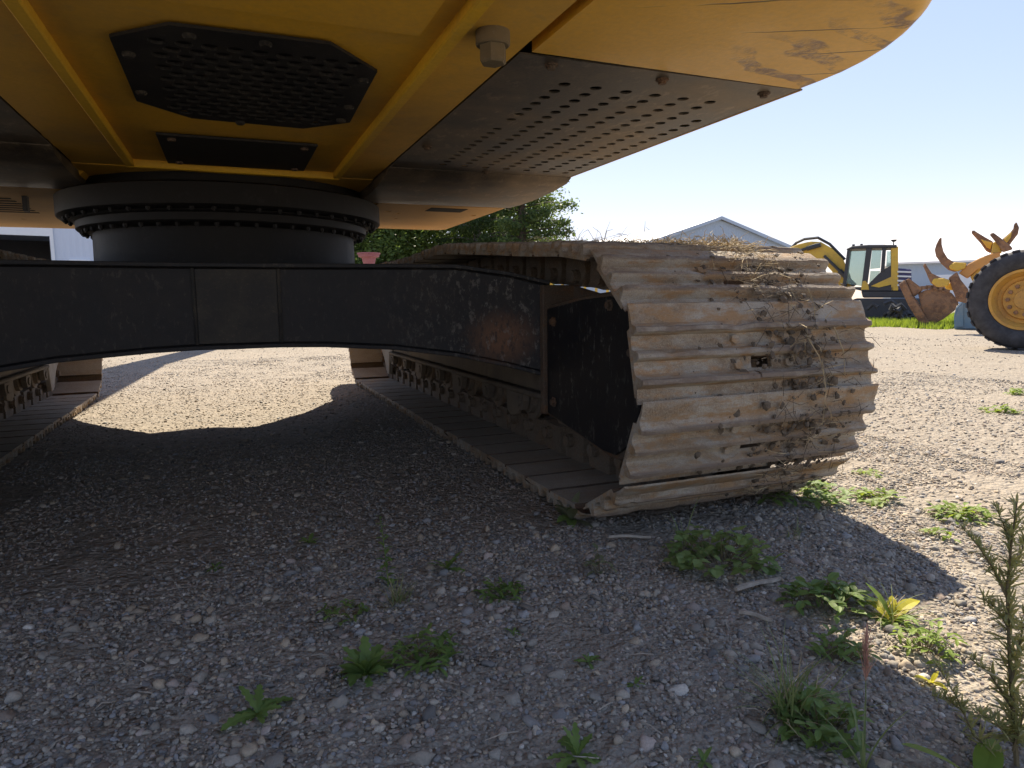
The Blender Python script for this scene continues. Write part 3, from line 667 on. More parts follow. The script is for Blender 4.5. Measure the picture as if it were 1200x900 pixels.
# big bolt under the right beam
bb = MB(); bb.lathe([(0.0,0.036),(-0.026,0.036),(-0.029,0.033)], (0.524, 1.395, HB), 'z', 20); bo = bb.build('bolt_washer', M['bolt_dirty'], CW, smooth=True)
b2 = MB(); b2.lathe([(-0.029,0.029),(-0.060,0.029),(-0.064,0.025)], (0.524, 1.395, HB), 'z', 6); b2.build('bolt_head', M['bolt_dirty'], CW)
for x_ in (1.4455, -1.3865): MB().box(x_-0.004, x_+0.0, 1.476, 3.6, HB-0.0015, 1.30).build('light_block_skirt', M['yellow_frame'], EX)  # added to stop light reaching the panel holes from the side
# --- body above (seldom seen from here, but it throws the shade)
MB().box(-1.38, 1.44, 1.48, 3.3, 1.24, 2.15).build('engine_hood', M['yellow_frame'], EX, bevel=0.05)
MB().box(0.63, 1.44, 3.305, 4.81, 1.18, 1.95).build('fuel_tank', M['yellow_frame'], EX, bevel=0.04)
MB().box(-1.38, -0.52, 3.305, 3.78, 1.18, 2.05).build('side_box', M['yellow_frame'], EX, bevel=0.03)
cabm = MB(); cabm.prism([(3.80,1.20),(5.34,1.20),(5.38,1.9),(5.05,2.98),(3.80,2.98)], -1.38, -0.46); cab = cabm.build('cab', M['yellow_frame'], EX, bevel=0.04)
for x in (-1.384, -0.456): 
    w = MB(); w.prism([(3.95,1.75),(5.15,1.75),(5.20,1.95),(4.95,2.85),(3.95,2.85)], x-0.004, x+0.004); w.build('window', M['cab_glass'], cab)
bm_ = MB(); bm_.prism([(3.9,1.5),(4.5,1.45),(7.0,3.45),(10.6,2.75),(10.7,3.05),(8.2,3.85),(6.8,4.05),(5.9,3.75),(4.0,2.1)], -0.20, 0.28); bm_.build('boom', M['yellow_frame'], EX, bevel=0.02)
ar = MB(); ar.prism([(10.0,3.3),(10.4,3.55),(11.0,3.2),(12.4,1.25),(12.2,1.05),(10.6,2.6)], -0.14, 0.22); ar.build('dipper_arm', M['yellow_frame'], EX, bevel=0.02)
bk = MB(); bk.prism([(12.1,1.3),(12.6,1.2),(13.0,0.8),(13.0,0.4),(12.7,0.08),(12.3,0.05),(12.0,0.15),(12.6,0.35),(12.7,0.7),(12.3,1.0)], -0.55, 0.63); bk.build('digging_bucket', M['rusty_dark'], EX, bevel=0.01)

# ------------------------------------------------------------------ vegetation
def rot_z(v, a): c, s = math.cos(a), math.sin(a); return Vector((v[0]*c - v[1]*s, v[0]*s + v[1]*c, v[2]))
def leaf(mb, base, az, length, width, lift, droop, seg=5, lobes=0, rr=random, twist=0.0, fold=0.18):
    """a leaf with a folded midrib: a strip of quads either side of a curved spine; lobes > 0 gives a toothed edge"""
    base = Vector(base); d = Vector((math.cos(az), math.sin(az), 0)); side = Vector((-math.sin(az), math.cos(az), 0))
    side = (side + Vector((0, 0, twist))).normalized()
    V = []; p = base.copy(); ang = lift
    n = seg * (2 if lobes else 1)
    for k in range(n + 1):
        u = k / n
        w = width * (math.sin(PI * min(1, u*0.92 + 0.06)) ** 0.75) * 0.5
        if lobes: w *= (1.0 if k % 2 else 0.55) * (0.55 + 0.6*u)
        if u == 1: w = width * 0.03
        up = Vector((0, 0, 1)) * (w * fold)
        V += [p + side*w + up, p.copy(), p - side*w + up]
        ang -= droop / n; p = p + (d*math.cos(ang) + Vector((0,0,math.sin(ang)))) * (length / n)
    F = []
    for k in range(n):
        a = 3*k; F += [(a, a+1, a+4, a+3), (a+1, a+2, a+5, a+4)]
    mb.add(V, F)
def blade(mb, base, az, length, width, lean, curl, seg=5):
    base = Vector(base); d = Vector((math.cos(az), math.sin(az), 0)); side = Vector((-math.sin(az), math.cos(az), 0))
    V = []; p = base.copy(); a = PI/2 - lean
    for k in range(seg + 1):
        u = k/seg; w = width * (1-u**1.6) * 0.5 + 0.0002
        V += [p + side*w, p - side*w]; a -= curl/seg
        p = p + (d*math.cos(a) + Vector((0,0,math.sin(a)))) * (length/seg)
    mb.add(V, [(2*k, 2*k+1, 2*k+3, 2*k+2) for k in range(seg)])
def spot(px, py):
    P = on_z(px, py, 0.0); P.z = gz(P.x, P.y); return P, depth(P)/FPX
def weed(name, label, cat, px, py, build, group=None):
    P, s = spot(px, py); root = empty(name, P); rr = random.Random(int(px*13 + py)); build(root, P, s, rr)
    tag(root, label, cat, group); return root
def part(mb, name, mat, root, recalc=False):
    return mb.build(name, M[mat], root, recalc=recalc)

def dandelion(wpx, mat='leaf_green', n=14, up=0.5, lob=1, yellow=0):
    def f(root, P, s, rr):
        L = wpx*s*0.55
        for i in range(n):
            mb = MB(); l = L*rr.uniform(0.65, 1.15)
            leaf(mb, P + Vector((0,0,0.002)), 2*PI*i/n + rr.uniform(-0.35, 0.35), l, l*rr.uniform(0.30, 0.46), rr.uniform(0.2, up+0.45), rr.uniform(0.5, 1.3), 5, lob, rr, rr.uniform(-0.3, 0.3))
            part(mb, 'leaf', 'leaf_yellow' if i < yellow else mat, root)
    return f
def leafy(wpx, hpx, n, mat='leaf_green', lw=0.55, size=0.2, name='foliage'):
    def f(root, P, s, rr):
        mb = MB(); st = MB()
        for i in range(n):
            a = rr.uniform(0, 2*PI); r = wpx*s*0.5*math.sqrt(rr.random()); h = hpx*s*rr.uniform(0.15, 1.0)*(1 - 0.55*(r/(wpx*s*0.5))**2)
            q = P + Vector((r*math.cos(a), r*math.sin(a), h))
            st.tube([P + Vector((r*0.3*math.cos(a), r*0.3*math.sin(a), 0)), q], 0.0006, 3)
            for k in range(rr.choice((2, 3, 3))):
                l = hpx*s*size*rr.uniform(0.7, 1.3); leaf(mb, q, a + 2.1*k + rr.uniform(-0.5, 0.5), l, l*lw*rr.uniform(0.8, 1.2), rr.uniform(-0.2, 0.7), rr.uniform(0.2, 0.9), 3, 0, rr, rr.uniform(-0.4, 0.4))
        part(mb, name, mat, root); part(st, 'stem', 'stem', root)
    return f
def tuft(wpx, hpx, n, mat='blade_green', width=0.0022, lean=0.55, dry=0):
    def f(root, P, s, rr):
        mb = MB(); md = MB()
        for i in range(n):
            a = rr.uniform(0, 2*PI); q = P + Vector((rr.gauss(0, wpx*s*0.07), rr.gauss(0, wpx*s*0.07), -0.002))
            blade(md if i < dry else mb, q, a, hpx*s*rr.uniform(0.5, 1.15), width*rr.uniform(0.7, 1.4), abs(rr.gauss(0, lean)), rr.uniform(0.2, 1.3), 6)
        part(mb, 'blades', mat, root)
        if dry: part(md, 'dry_blades', 'straw', root)
    return f
def spire(hpx, n, mat='leaf_green'):
    def f(root, P, s, rr):
        H = hpx*s; path = [P + Vector((0.012*H*math.sin(3*u) - 0.08*H*u, 0.02*H*u, H*u)) for u in np.linspace(0, 1, 9)]
        st = MB(); st.tube(path, [0.0016*(1-0.7*u) for u in np.linspace(0, 1, 9)], 5); part(st, 'stem', 'leaf_green', root)
        mb = MB()
        for i in range(n):
            u = (i+1)/n; k = min(7, int(u*8)); q = path[k].lerp(path[k+1], u*8-k); l = H*0.16*(1.15-u*0.7)
            leaf(mb, q, i*2.4 + rr.uniform(-0.4, 0.4), l, l*0.42, rr.uniform(0.3, 0.9), rr.uniform(0.4, 1.0), 4, 0, rr)
        part(mb, 'foliage', mat, root)
    return f
def both(*fs):
    def f(root, P, s, rr):
        for g_ in fs: g_(root, P, s, rr)
    return f

weed('dandelion', 'largest leafy dandelion rosette in the shaded gravel, centre foreground', 'weed', 428, 793, both(dandelion(88, n=20, up=1.1), dandelion(60, n=14, up=1.3, lob=0)))
weed('low_weed', 'small-leaved weed just right of the big dandelion rosette', 'weed', 495, 775, leafy(78, 36, 46, 'leaf_green', 0.35, 0.42))
weed('tall_weed', 'tall single-stemmed weed standing in the shade above the grey grass tuft', 'weed', 455, 688, spire(86, 26))
weed('grass_tuft', 'fine grey-green grass tuft at the foot of the tall weed', 'grass tuft', 463, 708, tuft(60, 38, 90, 'blade_green', 0.0013, 0.7, 25))
weed('dandelion', 'small dandelion in shade right of the tall weed', 'weed', 524, 668, dandelion(52, n=8, up=0.7))
weed('low_weed', 'flat green weed among the larger stones, centre', 'weed', 588, 700, leafy(56, 16, 34, 'leaf_green', 0.35, 0.7))
weed('low_weed', 'dark creeping weed left of the grass tuft', 'weed', 400, 722, leafy(58, 14, 30, 'leaf_green', 0.4, 0.6))
weed('low_weed', 'tiny green sprig below the wood splinters, near centre', 'weed', 690, 778, dandelion(40, n=7, up=0.9))
weed('dandelion', 'upright dandelion at the bottom edge of the picture', 'weed', 676, 888, dandelion(80, n=13, up=1.1))
weed('broadleaf_weed', 'dusty broad-leaved weed against the near corner of the track', 'weed', 670, 608, both(dandelion(62, 'leaf_grey', 9, 1.2, 0), dandelion(50, 'leaf_green', 6, 0.6, 0)))
weed('clover', 'round clump of clover in front of the track', 'weed', 845, 662, leafy(125, 44, 100, 'leaf_light', 0.95, 0.24))
weed('grass_tuft', 'few tall pale grass blades rising beside the clover', 'grass tuft', 800, 638, tuft(20, 62, 9, 'blade_green', 0.004, 0.25))
weed('low_weed', 'shaded weed under the right end of the track', 'weed', 935, 582, leafy(105, 22, 80, 'leaf_green', 0.5, 0.5))
weed('low_weed', 'sunlit yellow-green weed at the outer corner of the track', 'weed', 952, 571, leafy(44, 14, 26, 'leaf_bright', 0.5, 0.7))
weed('low_weed', 'sunlit sprawling weed just right of the track', 'weed', 1022, 586, leafy(62, 12, 34, 'leaf_bright', 0.5, 0.8))
weed('low_weed', 'dark leafy weed in the shade right of the clover', 'weed', 968, 712, leafy(88, 34, 60, 'leaf_green', 0.5, 0.45))
weed('dandelion', 'grassy weed with bright yellow leaves at the edge of the shadow', 'weed', 1046, 728, both(dandelion(80, 'leaf_bright', 11, 0.9, 0, 3), tuft(110, 52, 40, 'blade_green', 0.002, 0.7, 14)))
weed('grass_tuft', 'big tuft of long grass at the bottom right, in shade', 'grass tuft', 925, 842, tuft(130, 105, 110, 'blade_green', 0.0026, 0.6, 20))
weed('dandelion', 'leafy weed growing through the big grass tuft', 'weed', 962, 858, both(dandelion(95, n=12, up=1.1), leafy(100, 50, 50, 'leaf_green', 0.5, 0.35)))
weed('low_weed', 'thin weed between the clover and the big grass tuft', 'weed', 985, 772, leafy(60, 44, 34, 'leaf_green', 0.45, 0.3))
weed('dandelion', 'dandelion at the lower left edge of the shade', 'weed', 302, 835, dandelion(80, n=12, up=0.7))
weed('low_weed', 'tiny weed in the gravel right of centre, bottom', 'weed', 744, 806, dandelion(28, n=6, up=0.7))
weed('low_weed', 'single dark leaf cluster at the bottom edge, right of the upright dandelion', 'weed', 825, 893, dandelion(44, n=5, up=0.9, lob=0))
weed('low_weed', 'sunlit spreading weed below the grey stone at right', 'weed', 1128, 606, leafy(64, 15, 46, 'leaf_bright', 0.4, 0.75))
weed('low_weed', 'small sunlit weed farthest right, high on the gravel', 'weed', 1173, 483, leafy(32, 8, 20, 'leaf_bright', 0.4, 1.0))
weed('low_weed', 'faint sunlit weed beside the track at mid height', 'weed', 1020, 556, leafy(32, 8, 16, 'leaf_bright', 0.4, 0.9))
weed('low_weed', 'small sunlit weed left of the feathery plant', 'weed', 1104, 628, leafy(36, 10, 18, 'leaf_bright', 0.4, 0.9))
weed('low_weed', 'bright yellow leaf pair in the sun at right', 'weed', 1092, 796, dandelion(42, 'leaf_yellow', 5, 0.8, 0))
weed('low_weed', 'wiry green weed along the shadow edge above the yellow leaf pair', 'weed', 1085, 762, leafy(70, 40, 40, 'leaf_bright', 0.35, 0.3))
weed('grass_tuft', 'sparse thin grass in shade near the outer end of the track', 'grass tuft', 930, 628, tuft(70, 26, 30, 'blade_green', 0.0014, 0.9))
weed('low_weed', 'small dark sprout in the shaded gravel on the left', 'weed', 252, 668, dandelion(26, n=7, up=0.6))
weed('low_weed', 'small dark sprout in the shade left of the tall weed', 'weed', 362, 638, dandelion(30, n=7, up=0.5))
weed('low_weed', 'pale sprig between the centre stones and the track corner', 'weed', 703, 672, leafy(34, 30, 16, 'leaf_grey', 0.5, 0.3))
weed('low_weed', 'tiny sprout beside the pale stone, lower centre', 'weed', 602, 744, dandelion(24, n=6, up=0.6))
weed('low_weed', 'small weed on the far sunlit gravel by the frame edge', 'weed', 1198, 462, leafy(26, 8, 16, 'leaf_bright', 0.4, 1.0))

# foxtail grass with a pink plume
def foxtail(root, P, s, rr):
    H = 165*s; path = [P + Vector((-0.05*H*u*u, 0.0, H*u)) for u in np.linspace(0, 1, 10)]
    st = MB(); st.tube(path, [0.0011*(1-0.5*u) for u in np.linspace(0, 1, 10)], 5); part(st, 'stem', 'blade_green', root)
    mb = MB()
    for i in range(150):
        u = rr.uniform(0.70, 1.0); k = min(8, int(u*9)); q = path[k].lerp(path[k+1], u*9-k)
        blade(mb, q, rr.uniform(0, 2*PI), H*0.17*rr.uniform(0.5, 1.2), 0.00045, rr.uniform(0.05, 0.75), -0.25, 3)
    part(mb, 'plume', 'plume_pink', root)
    bl = MB()
    for i in range(7): blade(bl, P, rr.uniform(0, 6.28), H*rr.uniform(0.4, 0.75), 0.004, rr.uniform(0.1, 0.5), rr.uniform(0.2, 0.9), 7)
    part(bl, 'blades', 'blade_green', root)
weed('foxtail_grass', 'foxtail grass with a soft pink plume, bottom right', 'grass', 1012, 905, foxtail)

# feathery sage-like plant close to the camera at the right edge
def sage(root, P, s, rr):
    def branch(path, rad, n, size, nm):
        st = MB(); m = len(path); st.tube(path, [rad*(1-0.75*i/(m-1)) for i in range(m)], 6); part(st, nm, 'stem', root)
        mb = MB(); cum = [(path[i+1]-path[i]).length for i in range(m-1)]; tot = sum(cum)
        for i in range(n):
            d = tot*(0.10 + 0.9*(i/n)); k = 0
            while k < m-2 and d > cum[k]: d -= cum[k]; k += 1
            q = path[k].lerp(path[k+1], min(1, d/cum[k])); u = i/n
            a = i*2.4 + rr.uniform(-0.4, 0.4)
            for j in range(6):
                l = size*rr.uniform(0.6, 1.2)*(1.1-0.35*u); leaf(mb, q, a + rr.uniform(-1.0, 1.0), l, l*0.13, rr.uniform(0.0, 1.2), rr.uniform(-0.3, 0.7), 3, 0, rr, rr.uniform(-0.5, 0.5))
        part(mb, 'foliage', 'leaf_sage', root)
    def at(px, py, dd=0.0):
        r = ray(px, py); D = depth(P) + dd; return EYE + r * (D / -(ROT.transposed() @ r).z)
    branch([P, at(1188, 850), at(1183, 770, 0.01), at(1180, 690), at(1186, 630, -0.01), at(1192, 588)], 0.0038, 54, 0.032, 'stem')
    branch([at(1180, 700), at(1165, 668), at(1148, 642, -0.02), at(1126, 616, -0.03)], 0.002, 30, 0.020, 'stem')
    branch([at(1186, 640), at(1176, 615), at(1165, 590, 0.02)], 0.0015, 18, 0.018, 'stem')
    branch([at(1186, 830), at(1160, 790, 0.03), at(1135, 770, 0.03)], 0.002, 18, 0.022, 'stem')
    branch([P + Vector((-0.02, 0, 0)), at(1140, 860, 0.02), at(1120, 815, 0.03), at(1095, 775, 0.04)], 0.002, 26, 0.022, 'stem')
    branch([at(1185, 800), at(1198, 740, 0.02), at(1212, 690)], 0.002, 26, 0.026, 'stem')
    branch([at(1183, 740), at(1170, 715, 0.02), at(1150, 700, 0.03)], 0.0015, 18, 0.024, 'stem')
    branch([at(1184, 680), at(1196, 650, 0.02), at(1206, 610, 0.02)], 0.0015, 20, 0.022, 'stem')
    branch([at(1187, 870), at(1165, 845, -0.02), at(1142, 835, -0.03)], 0.0018, 20, 0.024, 'stem')
    branch([at(1187, 880), at(1200, 835, -0.02), at(1216, 800, -0.03)], 0.0018, 24, 0.028, 'stem')
    branch([at(1130, 835, 0.03), at(1110, 820, 0.03), at(1090, 815, 0.02)], 0.0012, 14, 0.018, 'stem')
    b = MB(); leaf(b, at(1180, 800), math.radians(150), 0.055, 0.008, 0.6, 0.3, 5); leaf(b, at(1178, 775), math.radians(160), 0.05, 0.007, 0.7, 0.2, 5); part(b, 'dry_leaf', 'straw', root)
weed('feathery_plant', 'tall feathery weed close to the camera at the right edge', 'plant', 1192, 893, sage)
def dock(root, P, s, rr):
    for az, l, w, li in ((2.75, 0.125, 0.045, 0.75), (0.4, 0.09, 0.035, 0.5), (4.2, 0.08, 0.03, 0.6)):
        mb = MB(); leaf(mb, P, az, l, w, li, 0.45, 8, 0, rr, 0.25, 0.12); part(mb, 'leaf', 'leaf_bright', root)
weed('dock_plant', 'broad-leaved plant at the bottom right below the feathery weed', 'plant', 1150, 915, dock)

# wood splinters and a few stones one can pick out
def splinter(label, p0, p1, wd):
    A, _ = spot(*p0); B, _ = spot(*p1); d = (B-A); L = d.length; mb = MB()
    n = 7; rings = []
    for k in range(n):
        u = k/(n-1); c = A + d*u + Vector((0, 0, 0.012 + 0.003*math.sin(5*u))); sd = Vector((-d.y, d.x, 0)).normalized(); w = wd*(0.35 + 0.65*math.sin(PI*min(1, 0.15+u*0.8)))*(1+0.2*math.sin(9*u))
        rings.append([c + sd*w, c + sd*w*0.6 + Vector((0,0,0.005)), c - sd*w*0.7 + Vector((0,0,0.006)), c - sd*w, c - Vector((0,0,0.004))])
    mb.loft(rings); tag(mb.build('wood_splinter', M['wood'], None), label, 'wood', 'wood splinters on the gravel')
splinter('thin straight wood splinter lying in front of the track', (713, 634), (763, 632), 0.006)
splinter('wider grey wood splinter below the clover', (862, 697), (913, 684), 0.009)
splinter('short brown wood splinter left of the pink plume', (866, 724), (905, 732), 0.006)

# mud and straw caught on the track: an uncountable mass
mb = MB(); st = MB(); rr = random.Random(5)
def track_surf(s, x, n=0.1):
    a, b = tp(s - 0.01), tp(s + 0.01); t_ = b - a; t_ /= np.hypot(*t_); nn = np.array([-t_[1], t_[0]]); p = tp(s) + nn*n
    return Vector((x, p[0], p[1])), Vector((0, nn[0], nn[1])), Vector((0, t_[0], t_[1]))
ico = bmesh.new(); bmesh.ops.create_icosphere(ico, subdivisions=1, radius=1.0); ico.verts.ensure_lookup_table()
iv = [v.co.copy() for v in ico.verts]; iff = [tuple(v.index for v in f.verts) for f in ico.faces]; ico.free()
def clod(c, r, flat, nrm):
    o = Vector((rr.uniform(0, 50),)*3); vs = []
    for v in iv:
        k = 1 + 0.9*noise.noise(v*1.3 + o) + 0.6*noise.noise(v*3.1 + o); q = v*r*k; q -= nrm*(q.dot(nrm)*(1-flat)); vs.append(c + q)
    mb.add(vs, iff)
def xmid(s):      # the mud band drifts across the shoes from top to bottom
    u = (s - SB)/(SE - SB); return 1.40 + 0.02*math.sin(7*u) + 0.06*(1-u)
SB, SE = (YF - YN) + RP*math.radians(28), (YF - YN) + RP*math.radians(185)
for i in range(1900):
    s = rr.uniform(SB, SE); x = rr.gauss(xmid(s), 0.085)
    if rr.random() < 0.15: x = rr.gauss(1.33, 0.14)
    if not 0.95 < x < 1.67: continue
    P, n_, t_ = track_surf(s, x, rr.choice((0.082, 0.084, 0.088, 0.095, 0.110)))
    clod(P, 0.0016 + 0.012*rr.random()**4, 0.45, n_)
for i in range(1700):
    s = rr.uniform(SB - 0.02, SE) if rr.random() < 0.22 else SE + rr.uniform(-0.10, 0.8); x = rr.gauss(xmid(min(s, SE)), 0.075 if s < SE else 0.16)
    if not 0.93 < x < 1.68: continue
    P, n_, t_ = track_surf(s, x, rr.uniform(0.095, 0.122)); d = (Vector((rr.gauss(0, 1), 0, 0)) + t_*rr.gauss(0, 0.6) + n_*rr.uniform(-0.15, 0.35)).normalized()
    L = rr.uniform(0.02, 0.09); mid = P + d*L*0.5 + n_*rr.uniform(-0.002, 0.016) + Vector((rr.gauss(0, 0.006), 0, rr.gauss(0, 0.006)))
    (st if s > SE - 0.2 or rr.random() < 0.22 else mb).tube([P, mid, P + d*L - n_*rr.uniform(0, 0.01)], [0.0009, 0.0010, 0.0005], 3)
for i in range(5):   # longer stalks hanging down
    s = SE - rr.uniform(0.1, 0.5); P, n_, t_ = track_surf(s, rr.gauss(1.44, 0.08), 0.118); L = rr.uniform(0.10, 0.2); q = Vector((rr.uniform(-0.3, 0.5), -0.15, -1)).normalized()
    st.tube([P, P + q*L*0.5 + n_*0.02, P + q*L + n_*0.015], [0.0016, 0.0014, 0.0006], 4)
mud = mb.build('mud_clods', M['mud'], None, recalc=False); tag(mud, 'dark dried mud caked on the near end of the track', 'mud', kind='stuff')
sto = st.build('straw', M['straw'], None, recalc=False); tag(sto, 'dry straw and stalks caught on the near track', 'straw', kind='stuff')

# ------------------------------------------------------------------ things across the yard
class Far:
    """axes of a thing that stands across the yard and faces the camera: x right, y away, z up, in metres, origin on the ground"""
    def __init__(s, name, px, py=None, dist=None, turn=0.0):
        r = ray(px, 350); r.z = 0; r.normalize()
        if dist is None: P = on_z(px, py, 0.0)
        else: P = Vector((EYE.x, EYE.y, 0)) + r*dist
        s.P = P; s.px = px; s.rz = math.atan2(-r.x, r.y) + turn
        s.root = empty(name, P, s.rz); s.sc = depth(P)/FPX; s.yb = s.py_of(P)
        s.inv = (Matrix.Translation(P) @ Matrix.Rotation(s.rz, 4, 'Z')).inverted()
    def py_of(s, P):
        v = ROT.transposed() @ (P - EYE); return CY + v.y*FPX/v.z
    def q(s, px, py, y=0.0):
        """photo point -> (x, z) on the plane y metres behind the thing's origin"""
        r = ray(px, py); n = Matrix.Rotation(s.rz, 3, 'Z') @ Vector((0, 1, 0)); c = s.P + n*y
        P = EYE + r * ((c - EYE).dot(n) / r.dot(n)); l = s.inv @ P; return (l.x, l.z)
    def qs(s, pts, y=0.0): return [s.q(*p, y) for p in pts]
    def part(s, mb, name, mat, parent=None, bevel=0.0, smooth=False):
        o = mb.build(name, M[mat] if isinstance(mat, str) else mat, None, bevel=bevel, smooth=smooth)
        o.parent = parent or s.root; o.matrix_parent_inverse = Matrix.Identity(4); return o

# corrugated wall material: fine ribs are only a few pixels wide out there
def corrugated(name, col, pitch):
    t = NT(name); oc = t.coord('Object'); w = t.n('ShaderNodeTexWave'); w.inputs['Scale'].default_value = 1/pitch/3.1416*1.57; t.l(oc, w.inputs['Vector'])
    n = t.noise(oc, 0.4, 4, 0.6); c = t.mix(t.ramp(n, [(0.3,0),(0.7,1)]), tuple(x*0.93 for x in col), col); t.bsdf(c, 0.5, 0, 0.4, w.outputs[0], 0.5, 0.03); M[name] = t.m
corrugated('metal_wall_blue', (0.36,0.44,0.54), 0.5); corrugated('metal_wall_white', (0.62,0.68,0.78), 0.4); corrugated('metal_roof', (0.80,0.78,0.77), 0.6)

# gabled shed beyond the track
F = Far('gable_shed', 845, dist=75, turn=math.radians(36)); tag(F.root, 'blue-grey gabled metal shed with a pale roof behind the near track', 'building')
ax, az_ = F.q(843, 256); ex, ez = F.q(768, 285); fx, fz = F.q(930, 291)
hw = (fx - ex)/2 + 1.0; zt = az_; ze = az_ - (az_-ez)*1.12; Ld = 46
mb = MB(); mb.prism([(ax-hw, 0), (ax+hw, 0), (ax+hw, ze), (ax, zt-0.12), (ax-hw, ze)], 0, Ld, 'y'); F.part(mb, 'wall', 'metal_wall_blue')
for sg in (-1, 1):
    mb = MB(); mb.loft([[(ax, y, zt), (ax+sg*(hw+0.5), y, ze-0.25), (ax+sg*(hw+0.5), y, ze-0.10), (ax, y, zt+0.15)] for y in (-0.35, Ld+0.3)]); F.part(mb, 'roof', 'metal_roof')
    mb = MB(); mb.loft([[(ax, y, zt-0.12), (ax+sg*(hw+0.5), y, ze-0.40), (ax+sg*(hw+0.5), y, ze-0.05), (ax, y, zt+0.19)] for y in (-0.42, -0.352)]); F.part(mb, 'barge_board', 'wall_blue')
mb = MB(); mb.box(ax-3.5, ax+1.5, -0.06, 0.0, 0, 4.2); F.part(mb, 'door', 'metal_wall_white')

# long low white building at the right
F = Far('long_shed', 1130, dist=85, turn=math.radians(8)); tag(F.root, 'long low pale building with a white roof far at the right', 'building')
x0, z0 = F.q(1046, 309); x1, z1 = F.q(1300, 309); _, zt = F.q(1060, 291)
mb = MB(); mb.box(x0, x1+20, 0, 14, 0, z0); F.part(mb, 'wall', 'metal_wall_blue')
mb = MB(); mb.prism([(-0.6, z0-0.1), (-0.6, z0+0.1), (7, zt+2.0), (14.6, z0+0.1), (14.6, z0-0.1)], x0-0.5, x1+20.5); F.part(mb, 'roof', 'roof_white')
for k in range(4):
    mb = MB(); xx = x0 + 4 + k*7; mb.box(xx, xx+3.4, -0.05, 0.01, 0, 3.0); F.part(mb, 'door', 'trim_white')

# metal building at the left with a dark open doorway
F = Far('metal_building', 60, dist=38); tag(F.root, 'pale corrugated metal building with a dark open doorway, behind the slewing drum', 'building')
dx1, dz = F.q(58, 277); dx0, _ = F.q(-90, 277); L0, _ = F.q(-420, 300); L1, _ = F.q(330, 300); H = 6.6
mb = MB(); mb.box(dx1, L1, 0, 12, 0, H); F.part(mb, 'wall', 'metal_wall_white')
mb = MB(); mb.box(L0, dx0, 0, 12, 0, H); F.part(mb, 'wall', 'metal_wall_white')
mb = MB(); mb.box(dx0, dx1, 0, 12, dz+0.5, H); F.part(mb, 'wall', 'metal_wall_white')
mb = MB(); mb.box(dx0, dx1, 9, 9.1, 0, dz+0.5); F.part(mb, 'back_wall', 'cab_dark')
mb = MB(); mb.prism([(L0-0.6, H), (L1+0.6, H), ((L0+L1)/2, H+3.2)], -0.5, 12.5, 'y'); F.part(mb, 'roof', 'metal_roof')
mb = MB(); mb.box(dx0-0.3, dx1+0.14, -0.12, -0.004, dz, dz+0.55); F.part(mb, 'door_header', 'trim_white')
mb = MB(); mb.box(dx1, dx1+0.14, -0.12, -0.004, 0, dz); F.part(mb, 'door_jamb', 'trim_white')
wx0, wz = F.q(81, 304); wx1, _ = F.q(106, 304)
mb = MB(); mb.box(wx0, wx1, -0.08, -0.004, 1.3, wz); w_ = F.part(mb, 'window', 'trim_white')
mb = MB(); mb.box(wx0+0.25, wx1-0.12, -0.10, -0.081, 1.5, wz-0.2); F.part(mb, 'pane', 'cab_glass', w_)

# yellow excavator parked across the yard
F = Far('parked_excavator', 1030, 374); tag(F.root, 'small yellow excavator with dark cab parked beyond the gravel', 'excavator'); q = F.qs
def sl(pts, y0, y1, nm, mat, parent=None, bevel=0.03): return F.part(MB().prism(F.qs(pts), y0, y1, 'y'), nm, mat, parent, bevel)
sl([(1010,341),(1064,341),(1067,339),(1067,349),(1012,349)], -1.2, 1.3, 'deck', 'cab_dark')
rb_ = sl([(1050,316),(1066,317),(1067,341),(1050,341)], -1.2, 1.3, 'engine_body', 'navy_paint')
for k in range(4): F.part(MB().prism(F.qs([(1050.5,319+5*k),(1066,319.6+5*k),(1066,321.4+5*k),(1050.5,320.9+5*k)]), -1.24, -1.202, 'y'), 'louvre', 'cab_stripe', rb_)
cabp = [(990,334),(996,293),(1018,291),(1046,291.5),(1046,341),(1012,341)]
cb = F.part(MB().prism(F.qs([(993,337),(1046,337),(1046,341),(1010,341)]), -1.22, -0.1, 'y'), 'cab_floor', 'cab_dark')
def post(a, b, y0, y1, w, nm='cab_post', mat='cab_dark'):
    (xa, za), (xb, zb) = F.q(*a), F.q(*b); m = MB(); m.loft([[(xa-w, y0, za), (xa+w, y0, za), (xa+w, y1, za), (xa-w, y1, za)], [(xb-w, y0, zb), (xb+w, y0, zb), (xb+w, y1, zb), (xb-w, y1, zb)]]); F.part(m, nm, mat, None, 0.01)
for y0, y1 in ((-1.22, -1.12), (-0.2, -0.1)):
    post((991,336), (996.5,294), y0, y1, 0.04); post((1013,340), (1019,293), y0, y1, 0.07); post((1034,320), (1036,293), y0, y1, 0.05); post((1047.5,341), (1047.5,292), y0, y1, 0.09, 'rear_post', 'yellow_bg')
F.part(MB().prism(F.qs([(993,295),(1000,291.5),(1018,290),(1050,290),(1050,293.5),(1018,294)]), -1.25, -0.08, 'y'), 'cab_roof', 'cab_dark', None, 0.02)
F.part(MB().prism(F.qs([(1034,318),(1045.5,312),(1045.5,340),(1018,340),(1018,334)]), -1.20, -1.14, 'y'), 'cab_side', 'cab_dark')
F.part(MB().prism(F.qs([(1021,336),(1045,325),(1045,334),(1030,337.5)]), -1.225, -1.205, 'y'), 'side_stripe', 'yellow_bg')
F.part(MB().prism(F.qs([(1010,340),(1012,330.5),(1015,330),(1018,334),(1019,340)]), -1.23, -1.21, 'y'), 'step_guard', 'yellow_bg', None, 0.0)
